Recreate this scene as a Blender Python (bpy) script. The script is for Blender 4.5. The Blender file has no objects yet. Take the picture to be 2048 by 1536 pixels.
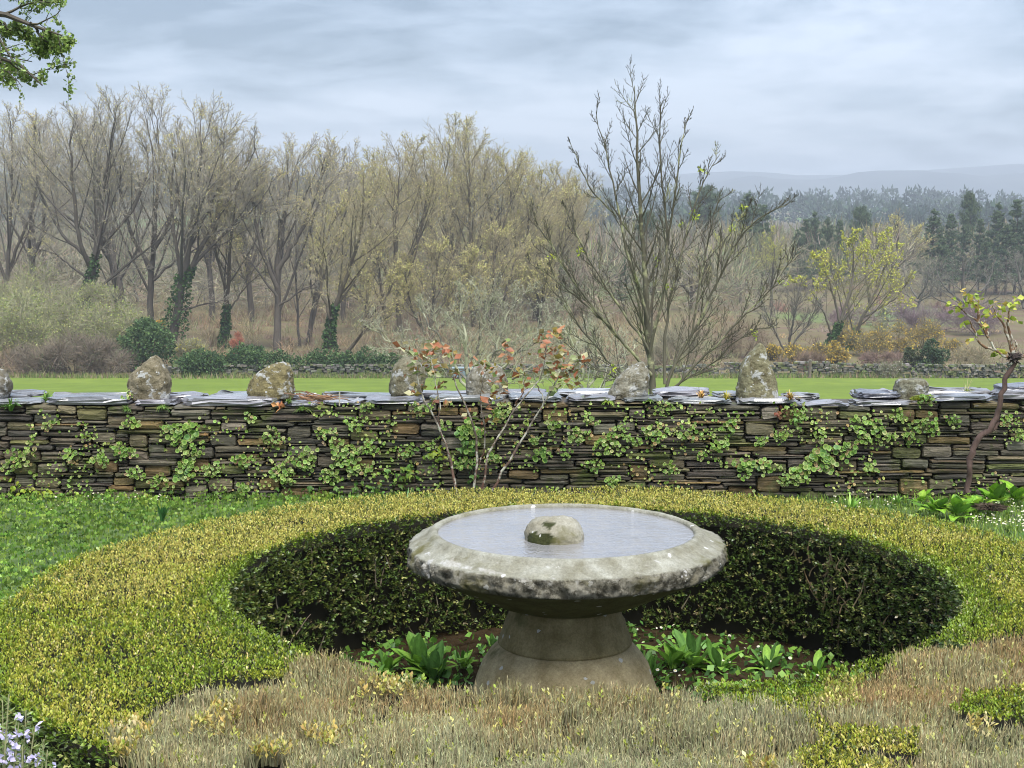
import bpy, math, random
import numpy as np
R_ = math.radians
PI = math.pi
random.seed(7)
SC = bpy.context.scene
COL = SC.collection

# ------------------------------------------------------------------ camera
EYE = np.array([0.0, 0.0, 1.85]); FPX = 2958.0; PITCH = math.atan(328 / FPX)
cam_d = bpy.data.cameras.new('camera'); cam = bpy.data.objects.new('camera', cam_d); COL.objects.link(cam)
cam.location = EYE; cam.rotation_euler = (PI / 2 - PITCH, 0, 0)
cam_d.sensor_width = 36; cam_d.lens = 36 * FPX / 2048; cam_d.clip_start = .05; cam_d.clip_end = 9000
SC.camera = cam

# ------------------------------------------------------------------ sky, sun, exposure
SUN_EL, SUN_AZ = 60, 165          # azimuth: degrees clockwise from +Y
w = bpy.data.worlds.new('World'); SC.world = w; w.use_nodes = True
nt = w.node_tree; nt.nodes.clear()
def wn(t, **k):
    n = nt.nodes.new(t)
    for a, v in k.items(): setattr(n, a, v)
    return n
out = wn('ShaderNodeOutputWorld'); bg = wn('ShaderNodeBackground'); bg.inputs[1].default_value = .1
sky = wn('ShaderNodeTexSky', sky_type='NISHITA', sun_disc=False)
sky.sun_elevation = R_(SUN_EL); sky.sun_rotation = R_(SUN_AZ)
tc = wn('ShaderNodeTexCoord'); sep = wn('ShaderNodeSeparateXYZ'); nt.links.new(tc.outputs['Generated'], sep.inputs[0])
def wm(op, a, b):
    n = wn('ShaderNodeMath', operation=op)
    for i, v in enumerate((a, b)):
        if isinstance(v, (int, float)): n.inputs[i].default_value = v
        else: nt.links.new(v, n.inputs[i])
    return n.outputs[0]
zz = wm('ADD', wm('MAXIMUM', sep.outputs[2], 0.0), .15)
comb = wn('ShaderNodeCombineXYZ')
nt.links.new(wm('DIVIDE', sep.outputs[0], zz), comb.inputs[0]); nt.links.new(wm('DIVIDE', sep.outputs[1], zz), comb.inputs[1])
def cloud(scale, detail, rough, off):
    mp = wn('ShaderNodeMapping'); mp.inputs['Location'].default_value = off; nt.links.new(comb.outputs[0], mp.inputs[0])
    n = wn('ShaderNodeTexNoise'); n.inputs['Scale'].default_value = scale; n.inputs['Detail'].default_value = detail
    n.inputs['Roughness'].default_value = rough; n.inputs['Distortion'].default_value = .4
    nt.links.new(mp.outputs[0], n.inputs['Vector']); return n.outputs[0]
c1 = cloud(.8, 7, .58, (3.7, 1.2, 0)); c2 = cloud(2.6, 6, .62, (8.1, 4.4, 0))
mixv = wm('ADD', wm('MULTIPLY', c1, .72), wm('MULTIPLY', c2, .28))
ramp = wn('ShaderNodeValToRGB'); nt.links.new(mixv, ramp.inputs[0])
e = ramp.color_ramp.elements
e[0].position = .40; e[0].color = (.45, .59, .78, 1)
e[1].position = .585; e[1].color = (1.48, 1.64, 1.94, 1)
m_ = e.new(.485); m_.color = (.93, 1.11, 1.38, 1)
mx = wn('ShaderNodeMix', data_type='RGBA'); mx.inputs[0].default_value = .93
nt.links.new(sky.outputs[0], mx.inputs[6]); nt.links.new(ramp.outputs[0], mx.inputs[7])
# overcast skies brighten steadily from the horizon to the zenith
ov = wn('ShaderNodeVectorMath', operation='SCALE'); nt.links.new(mx.outputs[2], ov.inputs[0])
nt.links.new(wm('ADD', 1.0, wm('MULTIPLY', wm('MAXIMUM', sep.outputs[2], 0.0), 2.0)), ov.inputs['Scale'])
nt.links.new(ov.outputs[0], bg.inputs[0]); nt.links.new(bg.outputs[0], out.inputs[0])

sd = bpy.data.lights.new('sun', 'SUN'); sun = bpy.data.objects.new('sun', sd); COL.objects.link(sun)
sd.energy = 1.5; sd.angle = R_(40); sd.color = (1, .965, .9)
from mathutils import Vector
SDIR = Vector((math.sin(R_(SUN_AZ)) * math.cos(R_(SUN_EL)), math.cos(R_(SUN_AZ)) * math.cos(R_(SUN_EL)), math.sin(R_(SUN_EL))))
sun.rotation_euler = SDIR.to_track_quat('Z', 'Y').to_euler()
vs = SC.view_settings; vs.view_transform = 'Standard'; vs.look = 'None'; vs.gamma = 1; vs.use_curve_mapping = False
vs.exposure = 2.05
cy = SC.cycles; cy.max_bounces = 5; cy.diffuse_bounces = 2; cy.glossy_bounces = 2; cy.transmission_bounces = 3
cy.transparent_max_bounces = 4; cy.volume_bounces = 0
cy.use_denoising = True; cy.denoiser = 'OPENIMAGEDENOISE'; cy.filter_width = 1.0
cy.use_adaptive_sampling = True; cy.adaptive_threshold = .006
cy.sample_clamp_indirect = 4

# ------------------------------------------------------------------ layout helpers
CF = np.array([0, math.cos(PITCH), -math.sin(PITCH)]); CU = np.array([0, math.sin(PITCH), math.cos(PITCH)])
def ray(px, py):
    return CF + np.array([1., 0, 0]) * ((px - 1024) / FPX) + CU * ((768 - py) / FPX)
def atY(px, py, Y):                     # point of the photograph's sight line at distance Y
    d = ray(px, py); return EYE + d * (Y / d[1])
def atZ(px, py, z):                     # ... at height z
    d = ray(px, py); return EYE + d * ((z - EYE[2]) / d[2])
def proj(p):
    p = np.asarray(p, float) - EYE
    f = p @ CF
    return 1024 + FPX * p[..., 0] / f, 768 - FPX * (p @ CU) / f

# ------------------------------------------------------------------ numpy helpers
def rng(s): return np.random.default_rng(s)
def nrm(v): return v / np.maximum(np.linalg.norm(v, axis=-1, keepdims=True), 1e-9)
def _h(i, j, k, s):
    n = (i * 374761393 + j * 668265263 + k * 2147483647 + s * 974634777) & 0xffffffff
    n = ((n ^ (n >> 13)) * 1274126177) & 0xffffffff
    return ((n ^ (n >> 16)) & 0xffff) / 65535.0
def vnoise(p, s=0):                     # value noise -1..1
    p = np.asarray(p, float); i = np.floor(p).astype(np.int64); f = p - i; f = f * f * (3 - 2 * f)
    r = 0
    for a in (0, 1):
        for b in (0, 1):
            for c in (0, 1):
                wgt = (f[..., 0] if a else 1 - f[..., 0]) * (f[..., 1] if b else 1 - f[..., 1]) * (f[..., 2] if c else 1 - f[..., 2])
                r = r + wgt * _h(i[..., 0] + a, i[..., 1] + b, i[..., 2] + c, s)
    return r * 2 - 1
def fbm(p, s=0, o=4):
    p = np.asarray(p, float); a, r = 1, 0
    for k in range(o): r = r + a * vnoise(p * 2 ** k, s + k); a *= .5
    return r / 1.9
def p3(x, y, z=0): return np.stack(np.broadcast_arrays(np.asarray(x, float), y, z), -1)
def inpoly(x, y, poly):
    r = np.zeros(np.shape(x), bool); n = len(poly)
    for i in range(n):
        x1, y1 = poly[i]; x2, y2 = poly[(i + 1) % n]
        if y1 == y2: continue
        r ^= ((y1 > y) != (y2 > y)) & (x < (x2 - x1) * (y - y1) / (y2 - y1) + x1)
    return r

class G:                                # collects geometry for ONE mesh
    def __init__(s): s.V, s.F, s.C, s.n = [], [], [], 0
    def add(s, V, F, C):
        V = np.asarray(V, float).reshape(-1, 3); C = np.asarray(C, float)
        if C.ndim == 1: C = np.broadcast_to(C, (len(V), 3))
        s.V.append(V); s.C.append(C)
        for f in (F if isinstance(F, (list, tuple)) else [F]):
            s.F.append(np.asarray(f, np.int64) + s.n)
        s.n += len(V)
    def obj(s, name, mat, parent=None, smooth=False):
        o = bpy.data.objects.new(name, s.mesh(name, mat, smooth)); COL.objects.link(o)
        if parent is not None: o.parent = parent
        return o
    def mesh(s, name, mat, smooth=False):
        V = np.concatenate(s.V); C = np.concatenate(s.C)
        me = bpy.data.meshes.new(name)
        me.vertices.add(len(V)); me.vertices.foreach_set('co', V.astype(np.float32).ravel())
        li = np.concatenate([f.ravel() for f in s.F]); cnt = np.concatenate([np.full(len(f), f.shape[1]) for f in s.F])
        me.loops.add(len(li)); me.loops.foreach_set('vertex_index', li.astype(np.int32))
        me.polygons.add(len(cnt)); st = np.concatenate([[0], np.cumsum(cnt)[:-1]])
        me.polygons.foreach_set('loop_start', st.astype(np.int32))
        if smooth: me.polygons.foreach_set('use_smooth', np.ones(len(cnt), bool))
        else: me.polygons.foreach_set('use_smooth', np.zeros(len(cnt), bool))
        a = me.color_attributes.new('Col', 'FLOAT_COLOR', 'POINT')
        a.data.foreach_set('color', np.concatenate([C, np.ones((len(C), 1))], 1).astype(np.float32).ravel())
        me.materials.append(mat); me.update(calc_edges=True)
        return me

def tag(o, label=None, cat=None, group=None, kind=None):
    if label: o['label'] = label
    if cat: o['category'] = cat
    if group: o['group'] = group
    if kind: o['kind'] = kind
    return o
def thing(name, label, cat, loc=(0, 0, 0), group=None):
    o = bpy.data.objects.new(name, None); COL.objects.link(o); o.location = loc; o.empty_display_size = .2
    return tag(o, label, cat, group)
def copy_tree(o, parent=None):
    c = o.copy(); COL.objects.link(c); c.parent = parent
    for ch in [k for k in o.children]: copy_tree(ch, c)
    return c

def frames(T, r, roll=None):            # local x,y,z(=T) axes
    T = nrm(T); ref = np.where(np.abs(T[:, 2:3]) > .9, [[1., 0, 0]], [[0, 0, 1.]])
    U = nrm(np.cross(ref, T)); W = np.cross(T, U)
    a = r.uniform(0, 2 * PI, len(T)) if roll is None else roll
    c, s_ = np.cos(a)[:, None], np.sin(a)[:, None]
    return np.stack([U * c + W * s_, -U * s_ + W * c, T], -1)
def scatter(g, tv, tf, pos, Rm, sc, col, tint=None):
    tv = np.asarray(tv, float); N, k = len(pos), len(tv)
    sc = np.broadcast_to(np.asarray(sc, float).reshape(-1, 1, 1) if np.ndim(sc) else sc, (N, 1, 1))
    V = pos[:, None] + np.einsum('nij,kj->nki', Rm, tv) * sc
    off = (np.arange(N) * k)[:, None, None]
    C = np.repeat(np.broadcast_to(col, (N, 3)), k, 0)
    if tint is not None: C = C * np.tile(np.asarray(tint, float).reshape(k, -1), (N, 1))
    g.add(V, [(np.asarray(f)[None] + off).reshape(-1, np.asarray(f).shape[1]) for f in (tf if isinstance(tf, list) else [tf])], C)
# leaf templates: z is the leaf's length axis
LEAF = ([[0, 0, 0], [-.28, .06, .5], [.28, .06, .5], [0, -.02, 1], [0, -.05, .5]], np.array([[0, 4, 1], [0, 2, 4], [4, 3, 1], [4, 2, 3]]))
LEAF2 = ([[0, 0, 0], [-.26, .05, .55], [.26, .05, .55], [0, 0, 1]], np.array([[0, 2, 1], [1, 2, 3]]))
def cones(g, P0, P1, r, col, colt=None):
    P0, P1 = np.asarray(P0, float), np.asarray(P1, float); N = len(P0)
    Rm = frames(P1 - P0, np.random.default_rng(1)); r = np.broadcast_to(r, (N,))
    V = np.empty((N, 4, 3))
    for k in range(3):
        a = 2 * PI * k / 3
        V[:, k] = P0 + (Rm[:, :, 0] * math.cos(a) + Rm[:, :, 1] * math.sin(a)) * r[:, None]
    V[:, 3] = P1
    off = (np.arange(N) * 4)[:, None, None]
    F = (np.array([[0, 1, 3], [1, 2, 3], [2, 0, 3]])[None] + off).reshape(-1, 3)
    C = np.repeat(np.broadcast_to(np.asarray(col, float), (N, 3))[:, None], 4, 1).copy()
    if colt is not None: C[:, 3] = colt
    g.add(V, F, C.reshape(-1, 3))
def tubes(g, P, Rr, sides, col):
    N, S, _ = P.shape
    T = nrm(np.gradient(P, axis=1)); D = nrm(P[:, -1] - P[:, 0])
    ref = np.where(np.abs(D[:, 2:3]) > .8, [[1., 0, 0]], [[0, 0, 1.]])[:, None]
    U = nrm(np.cross(np.broadcast_to(ref, T.shape), T)); W = np.cross(T, U)
    a = np.arange(sides) * 2 * PI / sides
    V = P[:, :, None] + Rr[..., None, None] * (U[:, :, None] * np.cos(a)[:, None] + W[:, :, None] * np.sin(a)[:, None])
    i, j, k = np.meshgrid(np.arange(N), np.arange(S - 1), np.arange(sides), indexing='ij')
    b = (i * S + j) * sides; k2 = (k + 1) % sides
    F = np.stack([b + k, b + k2, b + sides + k2, b + sides + k], -1).reshape(-1, 4)
    if np.ndim(col) == 3: C = np.repeat(col.reshape(N * S, 3), sides, 0)
    else: C = np.repeat(np.broadcast_to(np.asarray(col, float), (N, 3)), S * sides, 0)
    g.add(V, F, C)
def resample(pts, n):
    pts = np.asarray(pts, float); L = np.r_[0, np.cumsum(np.linalg.norm(np.diff(pts, axis=0), axis=1))]
    # smooth through the points
    t = np.linspace(0, L[-1], n)
    q = np.stack([np.interp(t, L, pts[:, k]) for k in range(3)], 1)
    if n > 6:
        for _ in range(2): q[1:-1] = (q[:-2] + 2 * q[1:-1] + q[2:]) / 4
    return q
def seeds(polys, n=14, wob=0, r=None):
    P = np.stack([resample(p, n) for p, _, _ in polys]); Rr = np.stack([np.linspace(1, 0, n) ** .8 * (a - b) + b for _, a, b in polys])
    if wob and r is not None: P[:, 1:] += r.normal(0, wob, P[:, 1:].shape)
    return P, Rr
def grow(r, P, Rr, n, t=(.2, 1), ang=35, angj=10, lr=.5, lj=.25, segs=4, rr=.6, up=.1, wig=.08, minr=.004, cone=.4, absl=None, tip=.3):
    M, S, _ = P.shape
    n = np.full(M, n) if np.isscalar(n) else n
    pid = np.repeat(np.arange(M), n); N = len(pid)
    k = np.concatenate([np.arange(q) for q in n]) if N else np.zeros(0)
    u = (k + r.uniform(0, 1, N)) / n[pid]; tt = t[0] + (t[1] - t[0]) * u
    x = tt * (S - 1); i = np.minimum(x.astype(int), S - 2); f = (x - i)[:, None]
    pos = P[pid, i] * (1 - f) + P[pid, i + 1] * f
    T = nrm(P[pid, i + 1] - P[pid, i]); pr = Rr[pid, i] * (1 - f[:, 0]) + Rr[pid, i + 1] * f[:, 0]
    L = np.linalg.norm(np.diff(P, axis=1), axis=2).sum(1)[pid]
    ln = (L * lr if absl is None else absl) * (1 + lj * r.uniform(-1, 1, N)) * (1 - cone * u)
    Fm = frames(T, r, k * 2.4 + r.uniform(0, 6.28, M)[pid] + r.normal(0, .4, N))
    a = np.radians(ang + angj * r.normal(0, 1, N))[:, None]
    d = T * np.cos(a) + Fm[:, :, 0] * np.sin(a)
    Q = [pos]; q = pos
    for s in range(segs):
        d = nrm(d + np.array([0, 0, up]) + r.normal(0, wig, d.shape)); q = q + d * (ln / segs)[:, None]; Q.append(q)
    r0 = np.maximum(minr, np.minimum(pr * rr, pr * .95))
    return np.stack(Q, 1), r0[:, None] * np.linspace(1, tip, segs + 1)[None]
def jit(r, c, N, amt=.25, hue=.08):
    c = np.asarray(c, float) * np.ones((N, 3))
    return np.clip(c * (1 + r.uniform(-amt, amt, (N, 1))) * (1 + r.uniform(-hue, hue, (N, 3))), .002, 1)
def pick(r, N, cols, wts):
    return np.asarray(cols, float)[r.choice(len(cols), N, p=np.asarray(wts, float) / sum(wts))]

# ------------------------------------------------------------------ materials
def node_mat(name):
    m = bpy.data.materials.new(name); m.use_nodes = True; t = m.node_tree
    return m, t, t.nodes['Principled BSDF'], t.nodes['Material Output']
def N_(t, kind, ins=None, **k):
    n = t.nodes.new(kind)
    for a, v in k.items(): setattr(n, a, v)
    for a, v in (ins or {}).items():
        if hasattr(v, 'is_output') or isinstance(v, bpy.types.NodeSocket): t.links.new(v, n.inputs[a])
        else: n.inputs[a].default_value = v
    return n
def noise(t, scale, detail=5, rough=.6, vec=None, coord='Object', stretch=None, dist=0):
    tcn = N_(t, 'ShaderNodeTexCoord').outputs[coord] if vec is None else vec
    if stretch: tcn = N_(t, 'ShaderNodeMapping', {'Vector': tcn, 'Scale': stretch}).outputs[0]
    return N_(t, 'ShaderNodeTexNoise', {'Vector': tcn, 'Scale': scale, 'Detail': detail, 'Roughness': rough, 'Distortion': dist}).outputs[0]
def rampf(t, v, a, b):
    return N_(t, 'ShaderNodeMapRange', {'Value': v, 'From Min': a, 'From Max': b}).outputs[0]
def mixc(t, f, a, b, mode='MIX'):
    n = N_(t, 'ShaderNodeMix', data_type='RGBA', blend_type=mode); n.clamp_factor = True
    for i, v in ((0, f), (6, a), (7, b)):
        if isinstance(v, bpy.types.NodeSocket): t.links.new(v, n.inputs[i])
        else: n.inputs[i].default_value = v if i == 0 else (*v[:3], 1)
    return n.outputs[2]
def colattr(t): return N_(t, 'ShaderNodeAttribute', attribute_name='Col').outputs['Color']
def bump(t, b, h, st, d=.01):
    n = N_(t, 'ShaderNodeBump', {'Height': h, 'Strength': st, 'Distance': d}); t.links.new(n.outputs[0], b.inputs['Normal'])
def leaf_mat(name, rough=.5, spec=.3, trans=.25):
    m, t, b, o = node_mat(name); c = colattr(t)
    t.links.new(c, b.inputs['Base Color']); b.inputs['Roughness'].default_value = rough; b.inputs['Specular IOR Level'].default_value = spec
    if trans:
        tr = N_(t, 'ShaderNodeBsdfTranslucent', {'Color': c})
        mxs = N_(t, 'ShaderNodeMixShader', {0: trans, 1: b.outputs[0], 2: tr.outputs[0]}); t.links.new(mxs.outputs[0], o.inputs[0])
    return m
def bark_mat(name, scale=20, lichen=None, amount=.5, rough=.85):
    m, t, b, o = node_mat(name); c = colattr(t)
    c = mixc(t, .5, c, mixc(t, rampf(t, noise(t, scale, stretch=(1, 1, .25)), .3, .7), (.35, .33, .3), (1.5, 1.5, 1.5)), 'MULTIPLY')
    if lichen: c = mixc(t, rampf(t, noise(t, scale * .45), .62 - amount * .25, .72 - amount * .25), c, lichen)
    t.links.new(c, b.inputs['Base Color']); b.inputs['Roughness'].default_value = rough; b.inputs['Specular IOR Level'].default_value = .25
    bump(t, b, noise(t, scale * 1.5, stretch=(1, 1, .3)), .5, .01)
    return m
M = {}
M['leaf'] = leaf_mat('leaf', .45, .35, .25)
M['broad'] = leaf_mat('broad_leaf', .55, .25, .3)
_t = M['broad'].node_tree; _a = [n for n in _t.nodes if n.type == 'ATTRIBUTE'][0]
_c = mixc(_t, .8, _a.outputs['Color'], mixc(_t, rampf(_t, noise(_t, 5, 6, .75, stretch=(3, 3, 1)), .3, .7), (.5, .5, .45), (1.35, 1.3, 1.2)), 'MULTIPLY')
for n in list(_t.nodes):
    if n.type == 'BSDF_PRINCIPLED': _t.links.new(_c, n.inputs['Base Color'])
    if n.type == 'BSDF_TRANSLUCENT': _t.links.new(_c, n.inputs['Color'])
M['gloss_leaf'] = leaf_mat('glossy_leaf', .3, .5, .12)
M['dry'] = leaf_mat('dry_twig', .85, .12, 0)
M['far_leaf'] = leaf_mat('distant_foliage', .8, .1, .15)
M['petal'] = leaf_mat('petal', .6, .2, .3)
M['bark'] = bark_mat('bark', 3)
M['twig'] = leaf_mat('twig_bark', .85, .15, 0)
M['ash_bark'] = bark_mat('lichen_bark', 9, (.30, .30, .17), .38)
M['rose_bark'] = bark_mat('rose_bark', 40, (.42, .40, .33), .5)
M['vine_bark'] = bark_mat('vine_bark', 30)
M['lichen'] = bark_mat('lichen_crusted_bark', 7, (.34, .34, .24), .8)
M['ash_twig'] = bark_mat('ash_twig', 5, (.30, .31, .15), .1)

# ================================================================== SETTING
ZF = -9.4                               # valley floor, metres below the garden
def sstep(a, b, x): t = np.clip((x - a) / (b - a), 0, 1); return t * t * (3 - 2 * t)
def ground_z(x, y):
    x, y = np.broadcast_arrays(np.asarray(x, float), np.asarray(y, float))
    z = -1.0 + (ZF + 1.0) * np.clip((y - 11) / 94, 0, 1)
    left = sstep(0, 1, .5 - x / np.maximum(y, 1) * 3.2)
    rise = left * sstep(330, 950, y) * 25 + (1 - left) * sstep(430, 1300, y) * 20
    z = z + rise + sstep(150, 500, y) * 2.0 * fbm(p3(x / 90, y / 120), 5, 3) + sstep(400, 1000, y) * 6 * fbm(p3(x / 260, y / 500), 9, 3)
    z = z + sstep(106, 130, y) * .5 * fbm(p3(x / 9, y / 14), 15, 3)
    return z
# one sheet to the horizon
g = G()
ys = np.concatenate([[-250, -60, -10, 5, 9, 10.9], np.linspace(11.2, 105, 30), 107 * np.exp(np.linspace(0, math.log(3380 / 107), 150))])
nx = 140
uu = np.linspace(-1, 1, nx)
X = np.stack([np.sign(uu) * np.abs(uu) ** 1.3 * (90 + .5 * max(y, 0)) for y in ys]); Y = np.repeat(ys[:, None], nx, 1)
Z = ground_z(X, Y)
V = np.stack([X, Y, Z], -1).reshape(-1, 3)
i, j = np.meshgrid(np.arange(len(ys) - 1), np.arange(nx - 1), indexing='ij'); b_ = (i * nx + j).ravel()
g.add(V, np.stack([b_, b_ + 1, b_ + nx + 1, b_ + nx], -1), (.1, .1, .05))
m, t, b, o = node_mat('scrub_ground')
geo = N_(t, 'ShaderNodeNewGeometry').outputs['Position']; sp = N_(t, 'ShaderNodeSeparateXYZ', {0: geo})
n1 = noise(t, .05, 6, .6, geo); n2 = noise(t, .35, 5, .65, geo); n3 = noise(t, .012, 4, .6, geo, stretch=(1, .5, 1))
c = mixc(t, rampf(t, n1, .4, .6), (.105, .085, .045), (.15, .13, .065))
c = mixc(t, rampf(t, n2, .5, .62), c, (.13, .085, .062))
c = mixc(t, rampf(t, n3, .52, .6), c, (.10, .17, .045))
t.links.new(c, b.inputs['Base Color']); b.inputs['Roughness'].default_value = .95; b.inputs['Specular IOR Level'].default_value = .1
tag(g.obj('terrain', m, smooth=True), kind='structure')

# green meadow below the garden wall
g = G(); ys = np.linspace(10.9, 104.5, 60); nx = 60
X = np.stack([np.linspace(-1, 1, nx) * (30 + .55 * y) for y in ys]); Y = np.repeat(ys[:, None], nx, 1)
Z = ground_z(X, Y) + .05 + .06 * fbm(p3(X / 3, Y / 3), 2, 3)
i, j = np.meshgrid(np.arange(len(ys) - 1), np.arange(nx - 1), indexing='ij'); b_ = (i * nx + j).ravel()
g.add(np.stack([X, Y, Z], -1), np.stack([b_, b_ + 1, b_ + nx + 1, b_ + nx], -1), (.1, .2, .03))
m, t, b, o = node_mat('meadow_grass')
geo = N_(t, 'ShaderNodeNewGeometry').outputs['Position']
c = mixc(t, rampf(t, noise(t, .12, 5, .6, geo), .35, .65), (.12, .172, .024), (.17, .22, .034))
c = mixc(t, rampf(t, noise(t, .7, 5, .75, geo, stretch=(1, .35, 1)), .35, .7), c, (.10, .14, .026))
t.links.new(c, b.inputs['Base Color']); b.inputs['Roughness'].default_value = .9; b.inputs['Specular IOR Level'].default_value = .1
bump(t, b, noise(t, 5, 5, .7, geo), .6, .1)
tag(g.obj('meadow', m, smooth=True), kind='structure')

# garden lawn on the terrace, soil inside the hedge ring
HC, HR = np.array([.28, 5.2]), 1.30     # inner circle of the hedge
OC, OR = np.array([.25, 4.97]), 1.94    # outer circle
g = G(); nx = 90; xs = np.sign(np.linspace(-1, 1, nx)) * np.abs(np.linspace(-1, 1, nx)) ** 1.6 * 40; ys = np.concatenate([[-40, -20, -8, -2], np.linspace(1, 10.5, 60)])
X, Y = np.meshgrid(xs, ys); Z = .025 * fbm(p3(X * 1.3, Y * 1.3), 3, 3) - .06 * sstep(7.4, 10.0, Y) - .03
i, j = np.meshgrid(np.arange(len(ys) - 1), np.arange(nx - 1), indexing='ij'); b_ = (i * nx + j).ravel()
g.add(np.stack([X, Y, Z], -1), np.stack([b_, b_ + 1, b_ + nx + 1, b_ + nx], -1), (.1, .1, .03))
m, t, b, o = node_mat('lawn_soil')
c = mixc(t, rampf(t, noise(t, 3, 6), .35, .6), (.03, .06, .012), (.075, .12, .025))
c = mixc(t, rampf(t, noise(t, 1.1, 5), .56, .66), c, (.05, .035, .02))
t.links.new(c, b.inputs['Base Color']); b.inputs['Roughness'].default_value = .9
bump(t, b, noise(t, 40, 4), .6, .02)
tag(g.obj('lawn', m, smooth=True), kind='structure')
def lawn_z(x, y): return .025 * fbm(p3(np.asarray(x) * 1.3, np.asarray(y) * 1.3), 3, 3) - .06 * sstep(7.4, 10.0, np.asarray(y)) - .03
g = G(); rr = np.linspace(0, 1.36, 22); aa = np.linspace(0, 2 * PI, 64, endpoint=False)
A, Rr = np.meshgrid(aa, rr); X = HC[0] + Rr * np.cos(A); Y = HC[1] + Rr * np.sin(A); Z = .012 + .03 * (fbm(p3(X * 9, Y * 9), 4, 4) + .6)
i, j = np.meshgrid(np.arange(len(rr) - 1), np.arange(64), indexing='ij')
F = np.stack([i * 64 + j, i * 64 + (j + 1) % 64, (i + 1) * 64 + (j + 1) % 64, (i + 1) * 64 + j], -1).reshape(-1, 4)
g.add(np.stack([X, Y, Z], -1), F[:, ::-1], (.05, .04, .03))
m, t, b, o = node_mat('bed_soil')
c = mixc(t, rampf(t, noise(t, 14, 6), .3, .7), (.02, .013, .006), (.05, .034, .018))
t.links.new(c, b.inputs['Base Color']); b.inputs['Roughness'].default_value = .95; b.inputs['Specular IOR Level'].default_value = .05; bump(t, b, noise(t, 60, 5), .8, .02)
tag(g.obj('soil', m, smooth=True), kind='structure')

# far mountains
def mountain(name, Yd, pts, depth, seed, col):
    g = G(); n = 120; xs = np.linspace(pts[0][0], pts[-1][0], n)
    top = np.interp(xs, [p[0] for p in pts], [p[1] for p in pts])
    W = np.array([atY(x, yy, Yd) for x, yy in zip(xs, top)])
    rows = 14; V = []
    for k in range(rows):
        u = k / (rows - 1) * 2 - 1
        prof = np.cos(u * PI / 2) ** 1.2
        z = ZF + (W[:, 2] - ZF) * prof + (4 * fbm(p3(W[:, 0] / 90, k * 1.7), seed, 4)) * (prof > .05)
        V.append(np.stack([W[:, 0] * (1 + .1 * u), W[:, 1] + u * depth, z], -1))
    i, j = np.meshgrid(np.arange(rows - 1), np.arange(n - 1), indexing='ij'); b_ = (i * n + j).ravel()
    g.add(np.stack(V), np.stack([b_, b_ + 1, b_ + n + 1, b_ + n], -1), col)
    return tag(g.obj(name, M['hill'], smooth=True), kind='structure')
m, t, b, o = node_mat('hill_cover'); M['hill'] = m
geo = N_(t, 'ShaderNodeNewGeometry').outputs['Position']
c = mixc(t, rampf(t, noise(t, .01, 6, .6, geo), .4, .6), (.03, .04, .045), (.05, .06, .06))
t.links.new(c, b.inputs['Base Color']); b.inputs['Roughness'].default_value = .95
mountain('mountain', 2500, [(-1500, 420), (-700, 330), (-200, 352), (150, 335), (500, 345), (660, 318), (760, 335), (900, 352), (1010, 346), (1100, 336), (1165, 343), (1250, 364), (1400, 372), (1500, 352), (1640, 362), (1720, 345), (1830, 341), (1910, 345), (1960, 352), (2100, 340), (2600, 330), (3400, 400)], 420, 21, (.07, .07, .06))
mountain('mountain', 2950, [(-1600, 400), (400, 365), (1300, 352), (1480, 340), (1600, 352), (1900, 338), (2030, 327), (2400, 325), (3400, 380)], 330, 33, (.07, .07, .06))

# air: rain haze over the valley
def box_mesh(name, lo, hi, mat):
    x0, y0, z0 = lo; x1, y1, z1 = hi
    V = [(x0, y0, z0), (x1, y0, z0), (x1, y1, z0), (x0, y1, z0), (x0, y0, z1), (x1, y0, z1), (x1, y1, z1), (x0, y1, z1)]
    me = bpy.data.meshes.new(name); me.from_pydata(V, [], [(0, 3, 2, 1), (4, 5, 6, 7), (0, 1, 5, 4), (1, 2, 6, 5), (2, 3, 7, 6), (3, 0, 4, 7)])
    me.materials.append(mat); o = bpy.data.objects.new(name, me); COL.objects.link(o); return o
m = bpy.data.materials.new('haze_air'); m.use_nodes = True; t = m.node_tree; t.nodes.clear()
pv = N_(t, 'ShaderNodeVolumePrincipled', {'Color': (.74, .80, .88, 1), 'Density': .0005, 'Anisotropy': .1}); oo = N_(t, 'ShaderNodeOutputMaterial'); t.links.new(pv.outputs[0], oo.inputs['Volume'])
m.cycles.homogeneous_volume = True if hasattr(m.cycles, 'homogeneous_volume') else False
tag(box_mesh('haze', (-2400, -270, -34), (2400, 3500, 118), m), kind='stuff')

# ================================================================== STONE WALL
WY = 10.2                               # front face of the wall
m, t, b, o = node_mat('slate_stone'); M['slate'] = m
c = colattr(t)
lam = noise(t, 22, 6, .7, stretch=(.16, .6, 2.2), dist=.6)
c = mixc(t, .75, c, mixc(t, rampf(t, lam, .36, .66), (.3, .28, .26), (1.6, 1.55, 1.45)), 'MULTIPLY')
c = mixc(t, rampf(t, noise(t, 3.1, 6, .7), .55, .66), c, (.055, .068, .013))
c = mixc(t, rampf(t, noise(t, 9, 5, .7, stretch=(1, 1, 1.7)), .63, .7), c, (.16, .15, .12))
t.links.new(c, b.inputs['Base Color']); b.inputs['Roughness'].default_value = .5; b.inputs['Specular IOR Level'].default_value = .35
bump(t, b, lam, 1, .03)
m, t, b, o = node_mat('wet_slate'); M['wet'] = m
c = colattr(t); lam = noise(t, 9, 6, .65, stretch=(.6, 1, 3))
c = mixc(t, .7, c, mixc(t, rampf(t, lam, .35, .65), (.5, .5, .5), (1.4, 1.4, 1.4)), 'MULTIPLY')
c = mixc(t, rampf(t, noise(t, 4.3, 5, .7), .62, .7), c, (.07, .085, .02))
t.links.new(c, b.inputs['Base Color'])
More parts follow.
